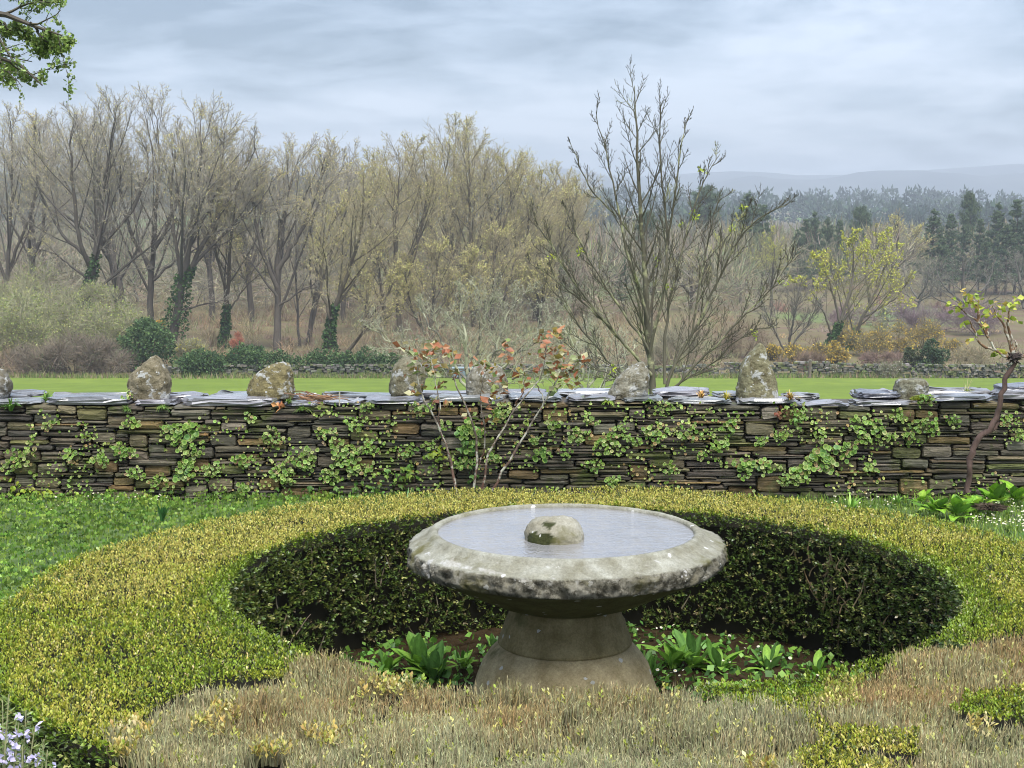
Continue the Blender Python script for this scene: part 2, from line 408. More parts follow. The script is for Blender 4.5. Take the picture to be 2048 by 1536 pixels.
r_ = N_(t, 'ShaderNodeMapRange', {'Value': noise(t, 7, 5), 'From Min': .35, 'From Max': .7, 'To Min': .12, 'To Max': .45}).outputs[0]
t.links.new(r_, b.inputs['Roughness']); b.inputs['Specular IOR Level'].default_value = .8
b.inputs['Coat Weight'].default_value = .35; b.inputs['Coat Roughness'].default_value = .12
bump(t, b, lam, .5, .012)

def wall_top(x):                        # height of the masonry under the coping
    return .575 + .02 * np.sin(x * 1.3 + 1) + .035 * sstep(2.5, 3.0, x) - .012 * sstep(-2.2, -3.4, x)
wall = thing('stone_wall', 'long dark dry slate wall with wet slab coping at the end of the garden', 'stone wall', (0, WY, 0))
r = rng(11)
def stone_geo(x0, x1, z0, z1, r, depth=.16, proud=None):
    """rough flat stone: irregular 10-gon face, chamfer, sides running back into the wall"""
    n = 12; w_, h_ = x1 - x0, z1 - z0; cx, cz = (x0 + x1) / 2, (z0 + z1) / 2
    a = np.linspace(0, 2 * PI, n, endpoint=False) + r.uniform(-.12, .12, n)
    ex = 2 / r.uniform(4.5, 9)
    ox = np.sign(np.cos(a)) * np.abs(np.cos(a)) ** ex * w_ / 2 * r.uniform(.965, 1.01, n)
    oz = np.sign(np.sin(a)) * np.abs(np.sin(a)) ** ex * h_ / 2 * r.uniform(.90, 1.07, n)
    oz += ox / w_ * h_ * r.uniform(-.22, .22)
    p = r.uniform(-.008, .014) if proud is None else proud
    back = np.stack([cx + ox, np.full(n, depth), cz + oz], -1)
    rim = np.stack([cx + ox, -p + .012 + r.uniform(0, .01, n), cz + oz], -1)
    ins = np.stack([cx + ox * .95, -p - .003 + r.uniform(-.004, .005, n), cz + oz * .84], -1)
    mid = np.array([[cx - w_ * .2, -p - .01 + r.uniform(-.006, .006), cz], [cx + w_ * .2, -p - .01 + r.uniform(-.006, .006), cz]])
    V = np.concatenate([back, rim, ins, mid]); k = np.arange(n); k2 = (k + 1) % n
    Q = np.concatenate([np.stack([k, k2, n + k2, n + k], -1), np.stack([n + k, n + k2, 2 * n + k2, 2 * n + k], -1)])
    cxk = (ox + ox[k2]) / 2
    T = [[2 * n + q, 2 * n + (q + 1) % n, 3 * n + (0 if cxk[q] < 0 else 1)] for q in range(n)]
    sw = [q for q in range(n) if (cxk[q] < 0) != (cxk[(q + 1) % n] < 0)]
    for q in sw: T.append([2 * n + (q + 1) % n, 3 * n + (1 if cxk[q] < 0 else 0), 3 * n + (0 if cxk[q] < 0 else 1)])
    return V, [Q, np.array(T)]
bins = np.arange(-5.6, 5.6, .01); sky_ = np.full(len(bins), -.15); lim = wall_top(bins); stones = []
guard = 0
while guard < 4000:
    guard += 1
    room = lim - sky_
    if room.max() < .012: break
    act = np.where(room > .012, sky_, 9); k = int(act.argmin()); z0 = sky_[k]
    a_ = k
    while a_ > 0 and abs(sky_[a_ - 1] - z0) < .015: a_ -= 1
    e_ = k
    while e_ < len(bins) - 1 and abs(sky_[e_ + 1] - z0) < .015: e_ += 1
    run = (e_ - a_ + 1) * .01
    big = r.random() < .13
    L = r.uniform(.16, .42) if not big else r.uniform(.12, .26)
    H = r.choice([.015, .020, .026, .034, .044], p=[.22, .27, .24, .17, .1]) * r.uniform(.85, 1.2) if not big else r.uniform(.06, .1)
    if z0 < -.04: H *= 1.3
    if run < L + .05: L = run
    if L < .1: H = min(H, .03)
    nb = max(1, int(round(L / .01))); s0 = a_ if r.random() < .5 else e_ - nb + 1
    z0 = float(sky_[s0:s0 + nb].max()) - .003; z1 = min(z0 + H, lim[s0 + nb // 2] + .006)
    if z1 - z0 > .009 and L > .025: stones.append((bins[s0] + .002, bins[s0] + nb * .01 - .002, z0 + .0015, z1 - .0015))
    sky_[s0:s0 + nb] = z1
SC_COL = [(.095, .083, .06), (.125, .11, .08), (.07, .063, .05), (.14, .117, .07), (.165, .118, .05), (.115, .118, .045), (.185, .165, .125)]
SC_WT = [5, 4, 4, 2.4, 1.1, 1.8, .5]
view = [s for s in stones if abs((s[0] + s[1]) / 2) < 3.62]
view.sort(key=lambda s: -(s[1] - s[0]) * (s[3] - s[2])); chosen = set(map(tuple, view[:290]))
rest = G()
for s in stones:
    V, F = stone_geo(*s, r); cc = jit(r, pick(r, 1, SC_COL, SC_WT), 1, .25, .06)[0]
    if (s[3] - s[2]) > .055: cc = jit(r, pick(r, 1, SC_COL, [1, 2, 1, 4, 4, 3, 2]), 1, .25, .06)[0]
    if tuple(s) in chosen:
        q = G(); q.add(V, F, cc); q.obj('stone', M['slate'], wall)
    else: rest.add(V, F, cc)
tag(rest.obj('small_stones', M['slate'], wall), kind='stuff')
g = G(); cx = np.linspace(-5.6, 5.6, 90)
V = []
for yy in (.055, .56):
    for zz_ in (0, 1): V.append(np.stack([cx, np.full(90, yy), np.where(zz_, wall_top(cx) - .012, -1.1 if yy > .3 else -.25)], -1))
V = np.concatenate(V); k = np.arange(89)
g.add(V, np.concatenate([np.stack([k, k + 1, 91 + k, 90 + k], -1), np.stack([90 + k, 91 + k, 271 + k, 270 + k], -1), np.stack([270 + k, 271 + k, 181 + k, 180 + k], -1)]), (.075, .064, .048))
g.obj('earth_core', M['slate'], wall)

def slab(x0, x1, y0, y1, z, th, r, tilt=0, lift=0, col=(.10, .105, .12)):
    """flat slate: irregular outline, layered edge, slightly humped top"""
    n = 18; a = np.linspace(0, 2 * PI, n, endpoint=False) + r.uniform(-.1, .1, n); w_, d_ = x1 - x0, y1 - y0
    ex = 2 / 4.5
    ox = np.sign(np.cos(a)) * np.abs(np.cos(a)) ** ex * w_ / 2 * r.uniform(.84, 1.02, n); oy = np.sign(np.sin(a)) * np.abs(np.sin(a)) ** ex * d_ / 2 * r.uniform(.78, 1.04, n)
    cx_, cy_ = (x0 + x1) / 2, (y0 + y1) / 2
    ring = []
    for f, zz_, jt in ((.97, 0, .004), (1.0, .3, .008), (.98, .55, .008), (.99, .8, .006), (.95, 1.0, .005), (.55, 1.08, .015)):
        rz = zz_ * th + (r.normal(0, .0055, n) if zz_ > .7 else r.normal(0, .002, n))
        ring.append(np.stack([cx_ + ox * f + r.normal(0, jt, n), cy_ + oy * f + r.normal(0, jt, n), z + rz + tilt * ox + lift * oy], -1))
    V = np.concatenate(ring + [np.array([[cx_, cy_, z + th * 1.07]])]); k = np.arange(n); k2 = (k + 1) % n
    Q = np.concatenate([np.stack([q * n + k, q * n + k2, (q + 1) * n + k2, (q + 1) * n + k], -1) for q in range(5)])
    T = np.stack([5 * n + k, 5 * n + k2, np.full(n, 6 * n)], -1)
    gg = G(); gg.add(V, [Q, T], jit(r, col, 1, .25, .05)[0]); return gg.obj('coping_slab', M['wet'], wall)
r = rng(21)
def wx(px, y=WY): return atY(px, 800, y)[0]
# front row, photo x-ranges (px), thickness, lift
for (a_, b2, th, zo) in [(-330, -150, .03, 0), (-150, -60, .03, 0), (-60, 78, .02, 0), (80, 262, .045, .004), (262, 352, .03, 0), (352, 560, .05, 0), (562, 640, .022, -.004), (640, 722, .024, .0), (722, 850, .036, .0), (850, 1010, .034, .0), (1012, 1130, .03, .0), (1132, 1240, .026, -.005), (1240, 1335, .022, -.006), (1335, 1470, .024, -.008), (1470, 1600, .03, .002), (1602, 1705, .02, -.006), (1705, 1850, .03, -.005), (1850, 1996, .03, .0), (1996, 2150, .05, .004), (2150, 2300, .04, 0)]:
    x0, x1 = wx(a_), wx(b2)
    slab(x0 + .004, x1 - .004, -.035 + r.uniform(-.015, .015), .30 + r.uniform(-.04, .05), float(wall_top((x0 + x1) / 2)) + .004 + zo, th, r, r.uniform(-.02, .02), -.03 + r.uniform(-.03, .02), (.17, .17, .178))
for (a_, b2, th, zo) in [(-300, -100, .03, 0), (-95, 90, .03, .02), (95, 300, .03, .02), (300, 420, .04, .012), (420, 520, .045, .022), (520, 640, .03, .01), (640, 800, .035, .012), (800, 960, .03, .012), (960, 1100, .03, .012), (1100, 1300, .03, .012), (1300, 1420, .045, .025), (1420, 1560, .035, .015), (1560, 1640, .035, .012), (1700, 1800, .05, .03), (1800, 1990, .04, .02), (1985, 2170, .055, .03)]:
    x0, x1 = wx(a_, WY + .45), wx(b2, WY + .45)
    slab(x0 + .005, x1 - .005, .30 + r.uniform(0, .03), .60 + r.uniform(-.03, .03), float(wall_top((x0 + x1) / 2)) + zo * .35, th * .8, r, r.uniform(-.02, .02), r.uniform(-.03, .02), (.18, .18, .188))
for (a_, b2, th) in [(1706, 1800, .032), (1990, 2120, .04), ]:
    x0, x1 = wx(a_, WY + .2), wx(b2, WY + .2)
    slab(x0, x1, .06, .36, float(wall_top((x0 + x1) / 2)) + .052, th, r, r.uniform(-.03, .03), -.02)

# ------------------------------------------------------------------ stones standing on the coping
m, t, b, o = node_mat('lichen_granite'); M['granite'] = m
c = colattr(t)
c = mixc(t, rampf(t, noise(t, 16, 7, .7), .35, .65), (.11, .092, .05), c)
c = mixc(t, rampf(t, noise(t, 60, 4, .7), .4, .7), mixc(t, .6, c, (.5, .48, .45), 'MULTIPLY'), c)
c = mixc(t, rampf(t, noise(t, 11, 6, .65), .56, .62), c, (.36, .36, .34))
vo = N_(t, 'ShaderNodeTexVoronoi', {'Vector': N_(t, 'ShaderNodeTexCoord').outputs['Object'], 'Scale': 17.0})
c = mixc(t, N_(t, 'ShaderNodeMath', {0: vo.outputs['Distance'], 1: .13}, operation='LESS_THAN').outputs[0], c, (.42, .42, .40))
t.links.new(c, b.inputs['Base Color']); b.inputs['Roughness'].default_value = .85; b.inputs['Specular IOR Level'].default_value = .2
bump(t, b, noise(t, 45, 6, .7), .9, .02)
def upright(name, label, prof, Y, thick, seed, col, cat='stone'):
    """prof: (py, left px, right px) from the base up"""
    r = rng(seed); n, rows = 56, 40
    py = np.array([p[0] for p in prof], float); z = np.array([atY(1000, q, Y)[2] for q in py])
    l = np.array([atY(p[1], p[0], Y)[0] for p in prof]); rt = np.array([atY(p[2], p[0], Y)[0] for p in prof])
    zs = np.linspace(z[0], z[-1], rows); L = np.interp(zs, z, l); Rr = np.interp(zs, z, rt)
    for _ in range(2):
        L[1:-1] = (L[:-2] + 2 * L[1:-1] + L[2:]) / 4; Rr[1:-1] = (Rr[:-2] + 2 * Rr[1:-1] + Rr[2:]) / 4
    bx, bz = (l[0] + rt[0]) / 2, z[0]; a = np.linspace(0, 2 * PI, n, endpoint=False); wmax = (rt - l).max()
    V = []
    for k in range(rows):
        c_, hw = (L[k] + Rr[k]) / 2, (Rr[k] - L[k]) / 2
        dd = thick * (.35 + .65 * hw * 2 / wmax) / 2
        ex = .72
        V.append(np.stack([c_ - bx + hw * np.sign(np.cos(a)) * np.abs(np.cos(a)) ** ex, dd * np.sign(np.sin(a)) * np.abs(np.sin(a)) ** ex, np.full(n, zs[k] - bz)], -1))
    V = np.concatenate(V + [[[(L[-1] + Rr[-1]) / 2 - bx, 0, zs[-1] - bz + .004]], [[0, 0, 0]]])
    V += nrm(V - [0, 0, .1]) * (.026 * np.round(fbm(V * 7 + seed, seed, 2) * 3.5) / 3.5 + .010 * fbm(V * 15, seed + 2, 3) + .016 * np.abs(fbm(V * 26 + seed, seed + 5, 3)))[:, None] * np.clip(wmax / .25, .4, 1)
    i, j = np.meshgrid(np.arange(rows - 1), np.arange(n), indexing='ij'); j2 = (j + 1) % n
    F = np.stack([i * n + j, i * n + j2, (i + 1) * n + j2, (i + 1) * n + j], -1).reshape(-1, 4); k = np.arange(n); k2 = (k + 1) % n
    g = G(); g.add(V, [F, np.stack([(rows - 1) * n + k, (rows - 1) * n + k2, np.full(n, rows * n)], -1), np.stack([k2, k, np.full(n, rows * n + 1)], -1)], col)
    o = g.obj(name, M['granite'], smooth=True); o.location = (bx, Y, bz); return tag(o, label, cat, 'stones standing along the wall coping')
STY = WY + .24
upright('standing_stone', 'standing stone cut off by the left edge of the photo, on the wall coping', [(802, -60, 12), (780, -66, 19), (765, -60, 20), (750, -45, 10), (735, -36, -6)], STY, .26, 1, (0.266, 0.252, 0.224))
upright('standing_stone', 'pointed domed standing stone with white lichen patches, leftmost whole one on the wall', [(798, 266, 337), (780, 259, 341), (760, 262, 341), (745, 267, 336), (730, 282, 327), (718, 297, 320), (712, 303, 313)], STY, .27, 2, (0.308, 0.266, 0.182))
upright('standing_stone', 'olive hunched standing stone leaning right, beside the twig pile on the wall', [(794, 496, 580), (780, 494, 588), (762, 504, 587), (745, 520, 585), (732, 537, 580), (724, 552, 568)], STY, .28, 3, (0.28, 0.238, 0.112))
upright('standing_stone', 'rounded standing stone half hidden by the left branches of the rose bush', [(795, 786, 836), (780, 781, 846), (760, 782, 850), (740, 786, 848), (728, 793, 840), (719, 806, 826)], STY, .26, 4, (0.294, 0.28, 0.196))
upright('standing_stone', 'blunt grey standing stone behind the middle of the rose bush', [(798, 936, 1010), (785, 932, 1015), (765, 933, 1014), (750, 937, 1011), (738, 947, 1004), (729, 960, 992)], STY, .27, 5, (0.35, 0.336, 0.28))
upright('standing_stone', 'grey slanting wedge shaped standing stone in front of the bare ash', [(797, 1220, 1288), (785, 1220, 1296), (765, 1228, 1298), (750, 1240, 1299), (738, 1256, 1297), (728, 1272, 1292), (723, 1280, 1289)], STY, .22, 6, (0.378, 0.364, 0.294))
upright('standing_stone', 'tallest pointed standing stone, spotted with white lichen, right of the ash', [(797, 1478, 1552), (780, 1478, 1552), (760, 1479, 1549), (740, 1483, 1545), (720, 1492, 1538), (705, 1502, 1532), (694, 1512, 1528), (688, 1518, 1524)], STY, .26, 7, (0.294, 0.28, 0.168))
upright('stone_block', 'low flat topped mossy stone block on the right part of the wall', [(795, 1790, 1852), (780, 1788, 1855), (768, 1789, 1854), (760, 1792, 1850), (758, 1796, 1846)], STY + .05, .2, 8, (0.28, 0.28, 0.21), 'stone block')

# ================================================================== FOUNTAIN BASIN
m, t, b, o = node_mat('weathered_granite'); M['basin'] = m
c = colattr(t)
zc = N_(t, 'ShaderNodeSeparateXYZ', {0: N_(t, 'ShaderNodeTexCoord').outputs['Object']}).outputs[2]
band = N_(t, 'ShaderNodeMath', {0: rampf(t, zc, .632, .640), 1: rampf(t, zc, .708, .700)}, operation='MULTIPLY').outputs[0]
c = mixc(t, N_(t, 'ShaderNodeMath', {0: band, 1: rampf(t, noise(t, 26, 8, .78), .47, .56)}, operation='MULTIPLY').outputs[0], c, mixc(t, 1.0, c, (.30, .29, .26), 'MULTIPLY'))
c = mixc(t, N_(t, 'ShaderNodeMath', {0: band, 1: rampf(t, noise(t, 19, 8, .75, stretch=(1, 1, 1.6)), .58, .62)}, operation='MULTIPLY').outputs[0], c, (.42, .41, .38))
c = mixc(t, rampf(t, noise(t, 9, 7, .68), .35, .65), mixc(t, .8, c, (.5, .47, .36), 'MULTIPLY'), c)
c = mixc(t, rampf(t, noise(t, 16, 5, .7, stretch=(1, 1, .12)), .3, .6), mixc(t, .55, c, (.52, .48, .38), 'MULTIPLY'), c)
c = mixc(t, rampf(t, noise(t, 120, 3, .8), .35, .65), mixc(t, .55, c, (.45, .44, .42), 'MULTIPLY'), c)
c = mixc(t, rampf(t, noise(t, 6, 6, .7), .69, .71), c, (.46, .45, .43))
vo = N_(t, 'ShaderNodeTexVoronoi', {'Vector': N_(t, 'ShaderNodeTexCoord').outputs['Object'], 'Scale': 13.0})
c = mixc(t, N_(t, 'ShaderNodeMath', {0: N_(t, 'ShaderNodeMath', {0: vo.outputs['Distance'], 1: noise(t, 50, 3)}, operation='MULTIPLY').outputs[0], 1: .055}, operation='LESS_THAN').outputs[0], c, (.5, .49, .45))
c = mixc(t, rampf(t, noise(t, 4.1, 5, .6), .56, .68), c, (.11, .10, .035))
t.links.new(c, b.inputs['Base Color']); b.inputs['Roughness'].default_value = .8; b.inputs['Specular IOR Level'].default_value = .25
bump(t, b, noise(t, 70, 6, .75), .8, .012)
FX, FY = .191, 5.2
ftn = thing('stone_fountain', 'wide round stone basin full of water on a flared stone pedestal inside the hedge', 'fountain', (FX, FY, 0))
def lathe(name, prof, n, disp, col, mat, parent, smooth=True, chip=None):
    P = np.array(prof, float); a = np.linspace(0, 2 * PI, n, endpoint=False); rows = len(P)
    V = np.stack([P[:, None, 0] * np.cos(a), P[:, None, 0] * np.sin(a), np.repeat(P[:, 1:2], n, 1)], -1).reshape(-1, 3)
    rad = np.repeat(P[:, 0], n); am = np.repeat(P[:, 2], n)
    W0 = V @ np.array([[.36, .48, -.8], [-.8, .6, 0], [.48, .64, .6]])
    d = am * (fbm(V * 11, 3, 4) * .5 + fbm(W0 * 28, 8, 3) * .75 + 1.1 * (.35 - np.abs(fbm(W0 * 36, 11, 3))) + .25 * vnoise(W0 * 80, 4))
    out_ = nrm(V * [1, 1, 0] + [0, 0, 1e-6]); V = V + out_ * (d * disp)[:, None]; V[:, 2] += d * disp * .35
    if chip is not None: V = chip(V, rad, np.tile(a, rows))
    C = np.array([col(p[0], p[1]) if callable(col) else col for p in P]); C = np.repeat(C, n, 0)
    mot = fbm(W0 * 22, 17, 4) + .5 * fbm(W0 * 55, 19, 2); C = C * (1 - .2 * np.clip(np.clip(am, 0, 1.6) / 1.6, .15, 1)[:, None] * sstep(-.05, .45, mot)[:, None]) * (1 + .1 * sstep(.1, .5, -mot))[:, None]
    if name == 'bowl':                      # crusts of white lichen on the front left of the rim
        at = np.degrees(np.tile(a, rows)); at = np.where(at > 180, at - 360, at); lw = 0
        for a0, r0, wa, wr in ((-136, .545, 7, .02), (-129, .55, 4, .016), (-119, .55, 7, .016), (-66, .552, 1.6, .008), (-146, .56, 3, .02)):
            lw = np.maximum(lw, 1 - np.hypot((at - a0) / wa, (rad - r0) / wr))
        C = np.where(((lw + .7 * fbm(W0 * 45, 23, 3) > .42) & (rad > .5) & (V[:, 2] > .655))[:, None], [[.58, .57, .55]], C)
    i, j = np.meshgrid(np.arange(rows - 1), np.arange(n), indexing='ij'); j2 = (j + 1) % n
    F = np.stack([i * n + j, (i + 1) * n + j, (i + 1) * n + j2, i * n + j2], -1).reshape(-1, 4)
    g = G(); g.add(V, F[:, ::-1], C); o_ = g.obj(name, mat, parent, smooth); return o_
def dens(prof, step=.008):
    o_ = []
    for (a_, b2) in zip(prof[:-1], prof[1:]):
        n = max(1, int(math.hypot(b2[0] - a_[0], b2[1] - a_[1]) / step))
        for k in range(n): o_.append([a_[q] + (b2[q] - a_[q]) * k / n for q in range(3)])
    return o_ + [list(prof[-1])]
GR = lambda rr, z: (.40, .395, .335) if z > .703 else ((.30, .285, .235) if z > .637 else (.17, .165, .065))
bowl_prof = [(.12, .47, .1), (.20, .478, .2), (.28, .505, .25), (.40, .562, .35), (.50, .612, .5), (.550, .633, .8), (.561, .640, 2.2), (.566, .655, 2.6), (.567, .680, 2.6), (.567, .700, 1.3), (.5655, .7045, .5), (.545, .714, .3), (.505, .732, .2), (.497, .735, .15), (.490, .745, .15), (.472, .753, .2), (.458, .75, .2), (.448, .70, .2), (.30, .69, .1), (.02, .69, 0)]
def chips(V, rad, a):
    big = rad > .525
    u = (a * 11 / (2 * PI) + .3) % 1; f = .022 * (np.cos(PI / 11) / np.cos((u - .5) * 2 * PI / 11) - 1) / (1 - np.cos(PI / 11)) * .32 + .012 * np.minimum(0, np.sin(a * 3 + 1.9) - .2) + .006 * np.sin(a * 7.0 + .7)
    wgt = sstep(.46, .565, rad); V[:, 0] *= 1 + f * wgt; V[:, 1] *= 1 + f * wgt
    # broken bite on the back left of the rim
    k = np.exp(-((a - R_(128)) / .10) ** 2) * sstep(.48, .5, rad); V[:, 2] -= .022 * k; V[:, 0] -= V[:, 0] * .03 * k; V[:, 1] -= V[:, 1] * .03 * k
    return V
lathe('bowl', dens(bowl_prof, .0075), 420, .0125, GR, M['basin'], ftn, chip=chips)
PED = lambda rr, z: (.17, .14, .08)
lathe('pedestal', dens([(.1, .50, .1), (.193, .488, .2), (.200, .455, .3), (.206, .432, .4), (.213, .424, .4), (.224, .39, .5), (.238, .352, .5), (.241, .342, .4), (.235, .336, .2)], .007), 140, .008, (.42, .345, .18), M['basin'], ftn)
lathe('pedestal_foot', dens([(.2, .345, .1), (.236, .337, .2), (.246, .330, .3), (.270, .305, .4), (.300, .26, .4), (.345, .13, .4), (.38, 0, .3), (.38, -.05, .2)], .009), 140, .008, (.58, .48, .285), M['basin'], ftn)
m, t, b, o = node_mat('basin_water'); M['water'] = m
c = mixc(t, rampf(t, noise(t, 5, 4), .3, .7), (.17, .165, .165), (.22, .212, .21))
t.links.new(c, b.inputs['Base Color']); b.inputs['Roughness'].default_value = .03; b.inputs['IOR'].default_value = 1.9; b.inputs['Specular IOR Level'].default_value = .7
wv = noise(t, 26, 3, .6, stretch=(.6, 1.4, 1), dist=1.2); vr = N_(t, 'ShaderNodeTexVoronoi', {'Vector': N_(t, 'ShaderNodeTexCoord').outputs['Object'], 'Scale': 16.0}).outputs['Distance']
sn = N_(t, 'ShaderNodeMath', {0: N_(t, 'ShaderNodeMath', {0: vr, 1: 46.0}, operation='MULTIPLY').outputs[0]}, operation='SINE').outputs[0]
hh = N_(t, 'ShaderNodeMath', {0: wv, 1: N_(t, 'ShaderNodeMath', {0: sn, 1: .12}, operation='MULTIPLY').outputs[0]}, operation='ADD').outputs[0]
bump(t, b, hh, .13, .02)
g = G(); n = 96; a = np.linspace(0, 2 * PI, n, endpoint=False)
g.add(np.concatenate([np.stack([.47 * np.cos(a), .47 * np.sin(a), np.full(n, .7405)], -1), [[0, 0, .7405]]]), np.stack([np.arange(n), (np.arange(n) + 1) % n, np.full(n, n)], -1), (.3, .3, .3)); g.obj('water', M['water'], ftn)
# mossy stone dome standing in the water
r = rng(5); rows, n = 26, 60; V = []
cst = atZ(1110, 1088, .7405)
for k in range(rows):
    u = k / (rows - 1); zz_ = -.05 + .135 * u; rad = .112 * max(0, 1 - max(0, (zz_ + .01) / .095) ** 2.6) ** .5
    a = np.linspace(0, 2 * PI, n, endpoint=False); V.append(np.stack([rad * np.cos(a), rad * np.sin(a), np.full(n, zz_)], -1))
V = np.concatenate(V); V += nrm(V + [0, 0, .03]) * ((.010 * fbm(V * 14, 31, 4) + .014 * np.abs(fbm(V * 40, 37, 3)) - .006))[:, None]
C = np.where((fbm(V * 14, 50, 3) - 2.0 * V[:, 1:2].ravel() * 2 - V[:, 2] * 4 > .55)[:, None], [[.06, .07, .018]], [[.44, .42, .35]])
i, j = np.meshgrid(np.arange(rows - 1), np.arange(n), indexing='ij'); j2 = (j + 1) % n
g = G(); g.add(V, np.stack([i * n + j, i * n + j2, (i + 1) * n + j2, (i + 1) * n + j], -1).reshape(-1, 4), C)
o = g.obj('domed_stone', M['basin'], smooth=True); o.location = (cst[0], cst[1] + .09, .7405); tag(o, 'rough domed stone with moss standing in the water of the fountain basin', 'stone')

# ================================================================== BOX HEDGE
HT = .586                               # height of the clipped top
hedge = thing('box_hedge', 'clipped ring of box hedge with dead brown front around the stone fountain', 'hedge', (HC[0], HC[1], 0))
def world_part(gg, name, mat, parent, smooth=False):
    """geometry given in world coordinates, parented to a thing standing elsewhere"""
    lx, ly, lz = parent.location
    gg.V = [v - np.array([lx, ly, lz]) for v in gg.V]
    return gg.obj(name, mat, parent, smooth)
DEAD = [[(640, 1300), (592, 1318), (560, 1345), (420, 1352), (330, 1392), (255, 1430), (205, 1470), (150, 1700), (-400, 2600), (2600, 2600), (2600, 1260), (2048, 1262), (1880, 1275), (1800, 1312), (1760, 1335), (1700, 1325), (1420, 1335), (1300, 1325), (960, 1325), (640, 1295)]]
LIVE = [[(1380, 1355), (1435, 1323), (1545, 1311), (1642, 1322), (1655, 1371), (1621, 1404), (1667, 1436), (1764, 1438), (1779, 1475), (1716, 1494), (1771, 1511), (1838, 1548), (1838, 1658), (1642, 1658), (1606, 1536), (1594, 1487), (1655, 1456), (1545, 1411), (1472, 1394), (1411, 1380)], [(1895, 1407), (1931, 1374), (2053, 1360), (2346, 1365), (2346, 1432), (1968, 1430)], [(1774, 1446), (1836, 1441), (1848, 1495), (1762, 1490)], [(1630, 1313), (1756, 1282), (1904, 1233), (2072, 1175), (2072, 1261), (1904, 1267), (1798, 1313), (1694, 1348), (1641, 1348)]]
GOLD = [[(715, 1362), (770, 1350), (840, 1352), (825, 1372), (730, 1382)], [(510, 1480), (560, 1470), (585, 1500), (520, 1512)], [(380, 1440), (430, 1425), (480, 1450), (470, 1465), (400, 1462)], [(600, 1452), (680, 1445), (690, 1478), (640, 1482)],
        [(230, 1440), (280, 1425), (300, 1452), (260, 1520), (205, 1530)], [(405, 1400), (480, 1395), (490, 1430), (420, 1425)], [(1935, 1440), (1980, 1440), (1990, 1462), (1950, 1466)], [(1490, 1520), (1560, 1514), (1560, 1540), (1500, 1545)]]
def regions(x, y):
    px, py = proj(p3(x, y, HT)); wob = 16 * fbm(p3(x * 16, y * 16), 61, 3); wb2 = 9 * fbm(p3(x * 16, y * 16), 71, 3); px, py = px + wob, py + wb2
    d = np.zeros(px.shape, bool); l = d.copy(); gd = d.copy()
    for q in DEAD: d |= inpoly(px, py, q)
    for q in LIVE: l |= inpoly(px, py, q)
    for q in GOLD: gd |= inpoly(px, py, q)
    back = y < 2.6                       # the part under and behind the camera goes on half dead
    return d & ~l & ~gd, gd & d
def in_ring(x, y, m_in=0, m_out=0):
    return (np.hypot(x - HC[0], y - HC[1]) > HR + m_in) & (np.hypot(x - OC[0], y - OC[1]) < OR - m_out)
def top_z(x, y): return HT + .016 * fbm(p3(x * 4.5, y * 4.5), 41, 3) - .012 * np.maximum(0, fbm(p3(x * 9, y * 9), 44, 2))
# dark woody core under the leaves
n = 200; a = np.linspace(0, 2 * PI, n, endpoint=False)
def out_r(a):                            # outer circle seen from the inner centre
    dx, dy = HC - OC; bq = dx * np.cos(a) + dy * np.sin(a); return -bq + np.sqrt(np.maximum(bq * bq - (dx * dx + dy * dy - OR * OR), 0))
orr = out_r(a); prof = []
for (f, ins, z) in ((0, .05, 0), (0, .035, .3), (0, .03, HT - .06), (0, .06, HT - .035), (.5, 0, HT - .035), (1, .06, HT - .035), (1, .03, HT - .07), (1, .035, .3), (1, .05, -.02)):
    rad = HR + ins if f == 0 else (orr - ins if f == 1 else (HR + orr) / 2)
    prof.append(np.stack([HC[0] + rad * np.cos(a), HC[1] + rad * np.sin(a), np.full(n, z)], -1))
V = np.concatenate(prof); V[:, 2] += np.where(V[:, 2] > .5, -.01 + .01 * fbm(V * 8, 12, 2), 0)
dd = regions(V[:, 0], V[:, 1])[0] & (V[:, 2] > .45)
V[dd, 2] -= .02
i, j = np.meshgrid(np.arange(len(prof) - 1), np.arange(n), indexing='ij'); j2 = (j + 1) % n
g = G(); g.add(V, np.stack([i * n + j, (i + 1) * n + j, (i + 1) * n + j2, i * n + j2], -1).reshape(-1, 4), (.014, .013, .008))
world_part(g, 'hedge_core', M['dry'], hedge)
r = rng(77)
def sprigs(pos, axis, nl, ll, cols, colspread, open_, g, leaf=LEAF2, hgt=.02):
    """little shoots: nl leaves spiralling up each axis"""
    N = len(pos); A = nrm(axis); Fm = frames(A, r)
    for k in range(nl):
        az = k * 2.4 + r.uniform(0, 6.28, N) * .4; op = open_ * (1 - .75 * k / nl) + r.normal(0, .18, N)
        side = Fm[:, :, 0] * np.cos(az)[:, None] + Fm[:, :, 1] * np.sin(az)[:, None]
        d = A * np.cos(op)[:, None] + side * np.sin(op)[:, None]
        p = pos + A * (hgt * k / nl)
        Rm = frames(d, r, r.normal(0, .5, N))
        scatter(g, leaf[0], leaf[1], p, Rm, ll * r.uniform(.7, 1.25, N), jit(r, cols, N, colspread, .1))
